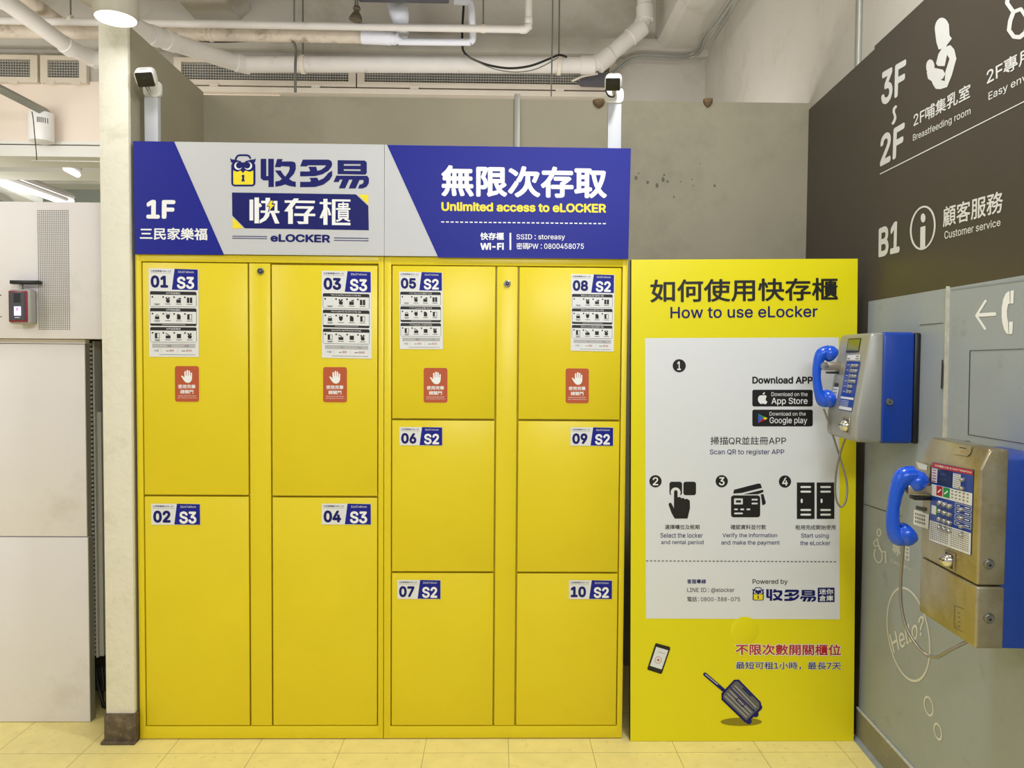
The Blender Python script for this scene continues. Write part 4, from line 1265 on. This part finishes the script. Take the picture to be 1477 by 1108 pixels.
cp[-1] = T2 @ Vector((HX2 + 0.15, -PF + 0.05, 0.001))
MB('cord').tube(smooth(cp), 0.0042, 10).build('cord', ph2)


# ================================================================== SECURITY CAMERAS ON WHITE POSTS
def cctv(label, post, plate, head, face, arm, Y, yaw, roll, pitch):
    P0 = at(post[0], 213, Y); P1 = at(post[1], 213, Y); zt_ = at((post[0] + post[1]) / 2, plate[3] - 4, Y).z
    cx = (P0.x + P1.x) / 2; hwid = (P1.x - P0.x) / 2
    t = thing('security_camera', (cx, Y, 1.818), label, 'security camera', 'security cameras above the lockers')
    MB('duct').box(cx - hwid, cx + hwid, Y, Y + 0.028, 1.818, zt_, bev=0.002).build('post', t)
    a = at(plate[0], plate[1], Y - 0.004); c = at(plate[2], plate[3], Y - 0.004)
    bm_ = MB('cctv')
    M = Metric(((a.x + c.x) / 2, Y - 0.004, (a.z + c.z) / 2), (1, 0, 0), (0, 0, 1), (0, -1, 0))
    rx, rz = (c.x - a.x) / 2, (a.z - c.z) / 2
    loop = []
    for k in range(32):
        th = 2 * math.pi * k / 32; cs, sn = math.cos(th), math.sin(th); e = 0.5
        loop.append(M.pt(rx * math.copysign(abs(cs) ** e, cs), rz * math.copysign(abs(sn) ** e, sn)))
    bm_.prism(loop, (0, 0.014, 0)); bm_.build('mounting_plate', t)
    # head: rounded box with a black glass front, tilted down
    hc = at((head[0] + head[2]) / 2, (head[1] + head[3]) / 2, Y - 0.07)
    sc = (at(head[2], head[1], Y - 0.07).x - at(head[0], head[1], Y - 0.07).x) / 2
    T = Matrix.Translation(hc) @ Matrix.Rotation(math.radians(yaw), 4, 'Z') @ Matrix.Rotation(math.radians(pitch), 4, 'X') @ Matrix.Rotation(math.radians(roll), 4, 'Y')
    hh = sc * 0.80
    hd = TB(T, 'cctv').b(-sc * 0.95, sc * 0.95, -0.030, 0.030, -hh, hh, 0.017, 5)
    hd = hd.build('housing', t)
    f = TB(T, 'dark').b(-sc * 0.80, sc * 0.80, -0.0335, -0.025, -hh * 0.86, hh * 0.86, 0.004, 2).build('lens_panel', hd)
    l = MB('black_ink').lathe(T @ Vector((0, -0.0335, 0)), T.to_3x3() @ Vector((0, -1, 0)), [(0.008, 0), (0.007, 0.0008), (0, 0.0004)], 20); l.build('lens', hd)
    TT = T.to_3x3()
    MB('grey_ink').dashes(Metric(T @ Vector((0, 0, hh)), TT @ Vector((1, 0, 0)), TT @ Vector((0, 1, 0)), TT @ Vector((0, 0, 1))), -0.014, -0.006, 0.012, -0.006, 7, 0.006, 0.0006, 0.6).build('printed_mark', hd)
    q0 = at(arm[0], arm[1], Y - 0.06); q1 = at(arm[2], arm[3], Y - 0.004)
    MB(face).tube([q0, q0.lerp(q1, 0.5), q1], 0.0085, 12).build('arm', t)
    return t, T


tL, TL_ = cctv('white security camera tilted to the left, on a white post by the stub wall', (208.5, 228), (206.3, 116, 232, 139.5), (196, 97.5, 225.5, 124.5), 'chrome', (210, 120, 218.5, 135), 0.06, 15, -9, 37)
tR, TR_ = cctv('white security camera looking down, on a white post at the right end of the lockers', (876.5, 895.8), (872.8, 126, 899.5, 148.5), (872, 105, 897.6, 131.5), 'cctv', (885, 126, 887, 141), 0.06, -13, 3, 36)
p = TR_.translation
MB('cable').tube(smooth([p + Vector((-0.03, 0.0, -0.03)), p + Vector((-0.018, 0.0, -0.05)), p + Vector((0.002, 0.02, -0.048)), p + Vector((0.01, 0.045, -0.035))]), 0.003, 8).build('cable', tR)

# ================================================================== SURFACE DOWNLIGHT ABOVE THE STUB WALL
c = at(167, 27, -0.2); rl = 25 * (CAM - c).length / F
dl = thing('downlight', (c.x, c.y, c.z), 'round beige ceiling downlight glowing above the white stub wall', 'lamp')
MB('lamp_body').lathe(c, (0, 0, 1), [(rl * 0.96, 0.0), (rl, 0.01), (rl, 4.3 - c.z)], 40).build('lamp_housing', dl)
MB('lamp_glow').lathe(c + Vector((0, 0, 0.004)), (0, 0, -1), [(rl * 0.93, 0), (rl * 0.9, 0.006), (rl * 0.5, 0.011), (0, 0.013)], 40).build('diffuser', dl)
l_ = area('downlight_glow', c - Vector((0, 0, 0.03)), c - Vector((0, 0, 1)), rl * 1.6, rl * 1.6, 0.4, shape='DISK')

# ================================================================== PIPES
def pipe(name, label, cat, pts, r, m, couplings=(), n=18, rods=(), rnd=5, extra=None):
    """pts: (px, py, Y) centre line; couplings: (index, fraction, half length)"""
    P = [at(*p) for p in pts]
    t = thing(name, P[len(P) // 2], label, cat)
    # rounded corners
    Q = [P[0]]
    for i in range(1, len(P) - 1):
        a, b_, c_ = P[i - 1], P[i], P[i + 1]
        d = min(r * 2.0, (a - b_).length * 0.4, (c_ - b_).length * 0.4)
        s0 = b_ + (a - b_).normalized() * d; s1 = b_ + (c_ - b_).normalized() * d
        for k in range(rnd + 1):
            u = k / rnd; Q.append(s0.lerp(b_, u).lerp(b_.lerp(s1, u), u))
    Q.append(P[-1])
    MB(m).tube(Q, r, n).build('pipe_run', t)
    for i, f, hl in couplings:
        c0 = P[i].lerp(P[i + 1], f); d = (P[i + 1] - P[i]).normalized()
        MB(m).tube([c0 - d * hl, c0 - d * (hl - 0.004), c0 + d * (hl - 0.004), c0 + d * hl], [r * 1.02, r * 1.12, r * 1.12, r * 1.02], n).build('coupling', t)
    for px, py, Y in rods:
        q = at(px, py, Y)
        MB('rod').tube([q, Vector((q.x, q.y, 4.3))], 0.005, 8).build('hanger_rod', t)
        MB('vent_frame').tube([q + Vector((-0.012, 0, 0)), q + Vector((0.012, 0, 0))], r * 1.16, n).build('hanger_clamp', t)
    return t


pipe('drain_pipe', 'thick sloping white drain pipe in the upper left corner, left of the stub wall', 'pipe', [(-25, -22, 1.35), (100, 69, 1.95), (137, 86, 2.15), (215, 92, 2.2)], 0.047, 'pipe', [(0, 0.16, 0.05), (0, 0.98, 0.035), (1, 0.95, 0.03)])
pipe('drain_pipe', 'thick white drain pipe running across above the vents, elbowed at both ends', 'pipe', [(100, -28, 0.85), (205, 46, 1.6), (328, 87, 2.2), (352, 92.5, 2.28), (862, 94, 2.28), (930, 36, 2.3), (931, -30, 2.3)], 0.0525, 'pipe',
     [(1, 0.12, 0.03), (1, 0.30, 0.035), (2, 0.9, 0.05), (3, 0.972, 0.05), (4, 0.13, 0.06), (4, 0.82, 0.06), (5, 0.25, 0.05)], rods=[(437, 93, 2.28), (806, 95, 2.28)])
pipe('insulated_pipe', 'dusty beige wrapped pipe below the thin pipe, ending in white wrap', 'pipe', [(-30, 44, 2.15), (300, 49, 2.15), (524, 52.5, 2.15)], 0.0435, 'pipe_old', [(1, 0.02, 0.012)])
t = thing('refrigerant_pipe', at(600, 58, 2.12), 'white foam covered pipe with wrapped bulge rising to the dark unit', 'pipe')
MB('pipe_white').tube(smooth([at(522, 52.5, 2.13), at(530, 53, 2.13), at(555, 54, 2.13), at(568, 55.5, 2.13), at(574, 57.5, 2.13), at(582, 60, 2.13)], 4), [0.046] * 11 + [0.04] * 4 + [0.034, 0.028, 0.024, 0.021, 0.02, 0.02], 18).build('wrapped_end', t)
MB('pipe_white').tube(smooth([at(578, 50, 2.17), at(578, 34, 2.2), at(576, 20, 2.2), at(573, 11, 2.2), at(572, 6, 2.2)], 4), [0.05, 0.052, 0.05, 0.048, 0.05, 0.054, 0.058, 0.06, 0.062, 0.063, 0.063, 0.062, 0.06, 0.06, 0.06, 0.06, 0.06], 18).build('wrapped_riser', t)
Q = [at(575, 60, 2.13), at(668, 61, 2.13), at(678, 60, 2.13), at(682, 55, 2.13), at(681, 30, 2.13), at(680, 12, 2.13), at(676, 4, 2.13), at(666, 2.5, 2.13), at(655, 2, 2.13)]
MB('pipe_white').tube(smooth(Q, 5), 0.0215, 14).build('thin_run', t)
pipe('sprinkler_pipe', 'thin cream pipe crossing above the lockers and turning up at its right end', 'pipe', [(-30, 29, 2.0), (190, 33, 2.0), (757, 42.5, 2.0), (762.5, 38, 2.0), (763, -30, 2.0)], 0.0225, 'pipe', [(1, 0.995, 0.018), (2, 0.5, 0.026), (3, 0.12, 0.018)], rods=[(102, 28, 2.0), (697, 41.5, 2.0)])
pipe('old_pipe', 'dark stained pipe behind the sloping white drain pipe in the upper left corner', 'pipe', [(12, -24, 1.75), (88, 34, 2.3)], 0.04, 'pipe_old')
# dark unit above
a = at(518, 3, 2.0); c = at(648, 5, 2.0)
tag(MB('unit_dark').box(a.x, c.x, 1.5, 2.0, a.z - 0.005, 4.3, bev=0.01).build('ceiling_unit', loc=((a.x + c.x) / 2, 1.75, a.z)), 'dark grey air unit cut by the top edge of the view', 'air unit')
# rag tied round the hanger
q = at(513, 21, 1.94)
mb = MB('rag').lathe(q + Vector((0, 0, -0.035)), (0.1, 0, 1), [(0.042, 0), (0.04, 0.015), (0.026, 0.04), (0.014, 0.055), (0.025, 0.07), (0.018, 0.085), (0, 0.09)], 9)
mb.use('rod').tube([q + Vector((0.012, 0, 0.03)), Vector((q.x + 0.012, q.y, 4.3))], 0.005, 8).tube([q + Vector((-0.002, 0, 0.03)), Vector((q.x - 0.002, q.y, 4.3))], 0.005, 8)
tag(mb.build('hanger_rag', loc=q), 'dusty brown rag tied to a hanger rod above the thin pipe', 'rag')


def wire(name, label, pts, r, m, cat='cable', k=6):
    P = smooth([at(*p) for p in pts], k)
    o = MB(m).tube(P, r, 8).build(name, loc=P[len(P) // 2])
    return tag(o, label, cat)


wire('ceiling_rod', 'thin dark rod hanging from the ceiling to the partition, right of the black cable', [(797.5, -20, 1.6), (796.5, 60, 1.6), (795, 139, 1.6)], 0.004, 'rod', 'rod')
wire('ceiling_rod', 'thin rod hanging beside the rag, left of the black conduit', [(424.5, -20, 1.9), (424.3, 31, 1.9)], 0.005, 'rod', 'rod')
wire('conduit', 'dark grey conduit dropping to the partition top near the pipe clamp', [(421, 60, 2.12), (425, 64, 2.12), (427, 75, 2.12), (426, 95, 2.1), (426, 133, 2.1)], 0.009, 'rod', 'conduit')
wire('black_cable', 'thick black cable drooping in a loop along the drain pipe', [(669, 5, 2.16), (667, 40, 2.16), (667, 66, 2.16), (670, 76, 2.16), (681, 85, 2.15), (705, 94, 2.14), (735, 98.5, 2.14), (765, 95, 2.14), (792, 85, 2.14), (806, 79.5, 2.15), (817, 82, 2.2)], 0.0075, 'cable')
wire('grey_cable', 'thin grey cable sagging just below the black cable loop', [(668, 78, 2.11), (690, 90, 2.11), (715, 100, 2.11), (745, 104, 2.11), (775, 99, 2.11), (805, 83, 2.11)], 0.0035, 'rod')
wire('black_cable', 'dark cable lying under the wrapped pipe beside the stub wall', [(238, 50, 2.2), (270, 56, 2.2), (300, 60, 2.2), (340, 60, 2.2), (400, 56, 2.2)], 0.006, 'cable')
for dx, dy, lab in ((0, 0, 'upper grey conduit bending from the wall up along the ceiling beam'), (2.5, 4.5, 'lower grey conduit bending from the wall up along the ceiling beam')):
    wire('conduit', lab, [(872, 114 + dy, 2.5), (893, 94 + dy, 2.5), (910, 82 + dy, 2.5), (930, 79 + dy, 2.5), (975, 81 + dy, 2.5), (998, 78 + dy, 2.5), (1008 + dx, 70 + dy, 2.4), (1016 + dx, 50 + dy, 2.0), (1035 + dx, 26 + dy, 1.75), (1062 + dx, -14 + dy, 1.5)], 0.0085, 'conduit', 'conduit')
P0, P1 = at(1028, 57, 2.05), at(1062, 2, 1.55)
tag(MB('conduit').tube([P0, P1, P1 + (P1 - P0)], 0.016, 4).build('cable_trunking', loc=P0), 'pale square trunking beside the conduits under the right beam', 'trunking')
q0 = at(1224, 90, 0.25); 
tag(MB('conduit').tube([Vector((2.785, q0.y, 2.2)), Vector((2.785, q0.y, 4.3))], 0.016, 12).build('wall_conduit', loc=(2.795, q0.y, 2.2)), 'vertical grey conduit on the upper right wall above the brown sign', 'conduit')
# raceway on the back partition and small lumps of foam
a = at(742, 137, PY - 0.012); c = at(750.5, 137, PY - 0.012)
tag(MB('conduit').box(a.x, c.x, PY - 0.014, PY, 1.0, PZ + 0.02, bev=0.002).build('cable_raceway', loc=(a.x, PY, 1.0)), 'narrow vertical grey raceway on the back partition behind the right header board', 'raceway')
for (px, py, s_), lab in zip(((864, 148, 0.028), (1021, 146.5, 0.022)), ('brown foam lump on the partition top left of the right security camera', 'brown foam lump on the partition top right of the right security camera')):
    q = at(px, py, PY - 0.006)
    m = MB('foam').lathe(q + Vector((0, 0.0, -0.012)), (0, 0, 1), [(0.004, -0.012), (s_ * 0.7, 0.0), (s_, 0.012), (s_, 0.022), (0, 0.024)], 9)
    tag(m.build('foam_lump', loc=q), lab, 'foam', 'foam lumps on the partition')
q = at(858, 114, 2.4)
mb = MB('unit_dark').prism([at(834, 117, 2.42), at(846, 110, 2.42), at(862, 105, 2.42), at(874, 105, 2.42), at(876, 122, 2.42), at(840, 121, 2.42)], (0, 0.06, 0))
mb.use('vent_frame').tube([at(825, 117, 2.38), at(840, 110, 2.38), at(862, 106, 2.38)], 0.008, 8)
tag(mb.build('bent_flap', loc=q), 'dark bent metal flap at the right end of the long vent', 'flap')

# ================================================================== LEFT: METAL PANELS, RAIL, READER
UY, LY = 0.10, 0.14
z1, z0 = 2.025, 1.507; xr = -0.167
t = thing('metal_panel_box', (-1.0, UY, z0), 'upper grey metal panel with a perforated strip, carrying the card reader', 'panel', 'grey metal panels left of the stub wall')
MB('panel').box(-2.2, xr, UY, UY + 0.28, z0, z1, bev=0.003).build('panel_face', t)
SU = Surf((0, UY, 0), (0, -1, 0)); b = MB('hole')
for i in range(17):
    for j in range(66):
        x = 54.6 + i * 2.72 + j * 0.035; y = 304 + j * 2.63 + 0.0
        p = SU.pt(x, y, 0.0006); r_ = 0.0026
        b.mesh([p + Vector((-r_, 0, 0)), p + Vector((0, 0, -r_)), p + Vector((r_, 0, 0)), p + Vector((0, 0, r_))], [(0, 1, 2, 3)])
b.build('perforated_grille', t)
b = MB('hole')
for px, py in ((1, 426), (1.5, 457)): b.disc(SU, px, py, 1.0, 0.0006, n=10)
b.build('screw_hole', t)
t = thing('metal_wall_panel', (-1.0, LY, 0.74), 'middle grey metal panel below the perforated one, left of the ribbed rail', 'panel', 'grey metal panels left of the stub wall')
MB('panel').box(-2.2, -0.262, LY, LY + 0.035, 0.737, 1.487, bev=0.002).build('panel_face', t)
MB('panel_edge').box(-0.2625, -0.2605, LY + 0.003, LY + 0.035, 0.737, 1.487).build('side_edge', t)
t = thing('metal_wall_panel', (-1.0, LY, 0.0), 'lowest grey metal panel standing on the floor, scuffed near its foot', 'panel', 'grey metal panels left of the stub wall')
MB('panel').box(-2.2, -0.258, LY - 0.002, LY + 0.035, 0.002, 0.733, bev=0.002).build('panel_face', t)
MB('panel_edge').box(-0.2585, -0.2565, LY + 0.001, LY + 0.035, 0.0, 0.733).build('side_edge', t)
MB('panel').box(-2.2, -0.262, LY + 0.004, LY + 0.035, 1.489, 1.505).build('trim_lip', None, 'structure')
t = thing('shutter_rail', (-0.2, 0.22, 0.22), 'dark ribbed metal guide rail between the grey panels and the stub wall', 'rail')
xa, xb, xc, xd = (at(p, 720, 0.2).x for p in (128.5, 138.5, 141.5, 147))
MB('rail_dark').box(xa - 0.012, -0.1135, 0.235, 0.25, 0.24, 1.506).build('back_channel', t)
MB('rail').box(xb + 0.002, xb + 0.008, 0.184, 0.235, 0.24, 1.5).build('side_channel', t)
MB('rail').box(xc, xd, 0.2, 0.235, 0.24, 1.22).build('cover_strip', t)
b = MB('rail')
for k in range(72): b.box(xa, xb, 0.177, 0.194, 0.25 + k * 0.01735, 0.25 + k * 0.01735 + 0.0095)
b.use('rail_dark').box(xa - 0.002, xb + 0.002, 0.194, 0.235, 0.245, 1.5)
o = b.build('rib_strip', t)
struct('wall_recess', MB('rail_dark').box(-2.2, -0.114, 0.42, 0.45, 0, 2.0))
for k, pts in enumerate(([(139, 965, 0.25), (141, 985, 0.24), (146, 1005, 0.22), (152, 1022, 0.22)], [(147, 962, 0.25), (149, 985, 0.24), (147, 1003, 0.24), (149, 1020, 0.26)])):
    wire('loose_cable', ('black', 'second dark')[k] + ' loose cable hanging below the ribbed rail by the stub wall', pts, 0.006, 'cable')
# card reader
c0 = at(16, 418, UY); c1 = at(54, 467, UY)
rx0, rx1, rz0, rz1 = at(15, 440, UY - 0.05).x, at(41, 440, UY - 0.05).x, at(30, 466, UY - 0.05).z, at(30, 419, UY - 0.05).z
rd = thing('card_reader', ((rx0 + rx1) / 2, UY, rz0), 'small grey card reader with maroon rim and lit screen on the upper panel', 'card reader')
xw = at(53, 440, UY).x
MB('dark').box(rx0 + 0.008, xw, UY - 0.02, UY, rz0 - 0.001, rz1 + 0.003, bev=0.004).build('back_plate', rd)
b = MB('reader_grey').box(rx0 - 0.001, rx1 + 0.012, UY - 0.058, UY - 0.018, rz0 - 0.004, rz1 + 0.004, bev=0.008, seg=3); b.build('body', rd)
b = MB('maroon').box(rx0 + 0.001, rx1 + 0.002, UY - 0.064, UY - 0.055, rz0 + 0.003, rz1 - 0.002, bev=0.003); b.build('rim', rd)
yf = UY - 0.0645
b = MB('reader_face').box(rx0 + 0.006, rx1 - 0.004, yf - 0.0015, yf + 0.002, rz0 + 0.010, rz1 - 0.008)
b.use('dark').box(rx0 + 0.022, rx1 - 0.02, yf - 0.002, yf, rz0 + 0.075, rz1 - 0.012) if rz1 - rz0 > 0.1 else None
fc = b.build('face_plate', rd)
hz = rz1 - rz0
b = MB('screen_glow').box(rx0 + 0.024, rx1 - 0.024 + 0.006, yf - 0.003, yf, rz0 + hz * 0.22, rz0 + hz * 0.5); b.use('pink').box(rx0 + 0.032, rx1 - 0.028, yf - 0.0036, yf - 0.001, rz0 + hz * 0.37, rz0 + hz * 0.46)
b.use('sticker').box(rx0 + 0.026, rx1 - 0.022, yf - 0.003, yf, rz0 + hz * 0.15, rz0 + hz * 0.17)
b.build('screen', rd)
za = at(34, 415, UY).z; zb_ = at(34, 408, UY).z
b = MB('dark').box(at(16, 408, UY - 0.03).x, at(57, 408, UY - 0.03).x, UY - 0.04, UY - 0.012, zb_ - 0.008, zb_ + 0.006, bev=0.002); b.build('top_bar', rd)
b = MB('reader_grey').box(at(34.5, 412, UY).x, at(38.5, 412, UY).x, UY - 0.03, UY - 0.02, za - 0.02, zb_ - 0.006); b.build('bar_stem', rd)

# ================================================================== LEFT: THINGS ON THE BEAMS OF THE HALL
s0 = at(40, 162, BY - 0.15); s1 = at(74, 206, BY - 0.15)
r_ = (s1.x - s0.x) / 2
t = thing('wall_speaker', ((s0.x + s1.x) / 2, BY - 0.11, s1.z), 'white rounded speaker box with slots hanging on the pale beam', 'speaker')
MB('cctv').lathe(((s0.x + s1.x) / 2, BY - 0.13, s1.z), (0, 0, 1), [(r_ * 0.5, 0), (r_ * 0.95, 0.012), (r_, 0.03), (r_, s0.z - s1.z)], 28).build('speaker_body', t)
b = MB('grey_ink')
for k in range(6):
    x = (s0.x + s1.x) / 2 + r_ * (0.25 + 0.12 * k); y = BY - 0.13 - math.sqrt(max(0, r_ ** 2 - (x - (s0.x + s1.x) / 2) ** 2)) - 0.001
    b.box(x - 0.003, x + 0.003, y, y + 0.004, s0.z - 0.08, s0.z - 0.045)
b.build('slot', t)
P0, P1 = at(-20, 118, 1.9), at(68, 163, 2.48)
tag(MB('conduit').tube([P0, P1], 0.03, 4).build('light_rail', loc=P1), 'grey square rail running from the left edge to the white speaker', 'rail')
wire('hanging_wire', 'dark wire dangling below the grey rail past the white speaker', [(46, 161, 2.3), (48, 172, 2.3), (50, 195, 2.3), (52, 215, 2.3), (53, 231, 2.3)], 0.003, 'cable', 'wire')
tag(MB('cctv').tube([at(45, 230, 2.7), at(160, 232.5, 2.7)], 0.012, 10).build('beam_pipe', loc=at(100, 231, 2.7)), 'thin white horizontal pipe under the hall beam left of the stub wall', 'pipe')
struct('trim_beam_lip', MB('dark').box(-9, -0.2, BY - 0.012, BY + 0.3, 2.898, 2.9045))
struct('trim_beam_strip', MB('white_beam').box(-9, -0.2, BY - 0.03, BY + 0.3, 2.9045, 2.925).use('white_beam').box(-9, -0.2, BY - 0.02, BY + 0.3, 2.822, 2.898))


def tube_light(pa, pb, r, label):
    A, B = at(*pa), at(*pb); t = thing('tube_light', A, label, 'lamp', 'tube lights in the hall')
    MB('panel').tube([A + Vector((0, 0, 0.05)), B + Vector((0, 0, 0.05))], r * 1.7, 4).build('fixture', t)
    MB('tube_glow').tube([A, B], r, 10).build('tube', t)
    Q = A.lerp(B, 0.5)
    if r < 0.028: MB('rod').tube([Q + Vector((0, 0, 0.05)), Vector((Q.x, Q.y, 4.3))], 0.008, 8).build('hanger_rod', t)


tube_light((-8, 249, 5.7), (104, 290, 7.2), 0.03, 'long tube light on the hall ceiling, upper of the diagonal pair')
tube_light((-8, 257, 5.7), (94, 293, 7.05), 0.03, 'long tube light on the hall ceiling, lower of the diagonal pair')
tube_light((95, 243, 3.75), (112, 252, 4.05), 0.025, 'short tube light under a hall beam by the stub wall')
tag(MB('white_beam').prism([at(-10, 266, 5.7), at(62, 296, 6.8), at(30, 299, 6.8), at(-10, 284, 5.7)], (0, 0, 0.08)).build('hall_duct', loc=at(10, 275, 5.7)), 'pale duct below the diagonal tube lights at the left edge', 'duct')
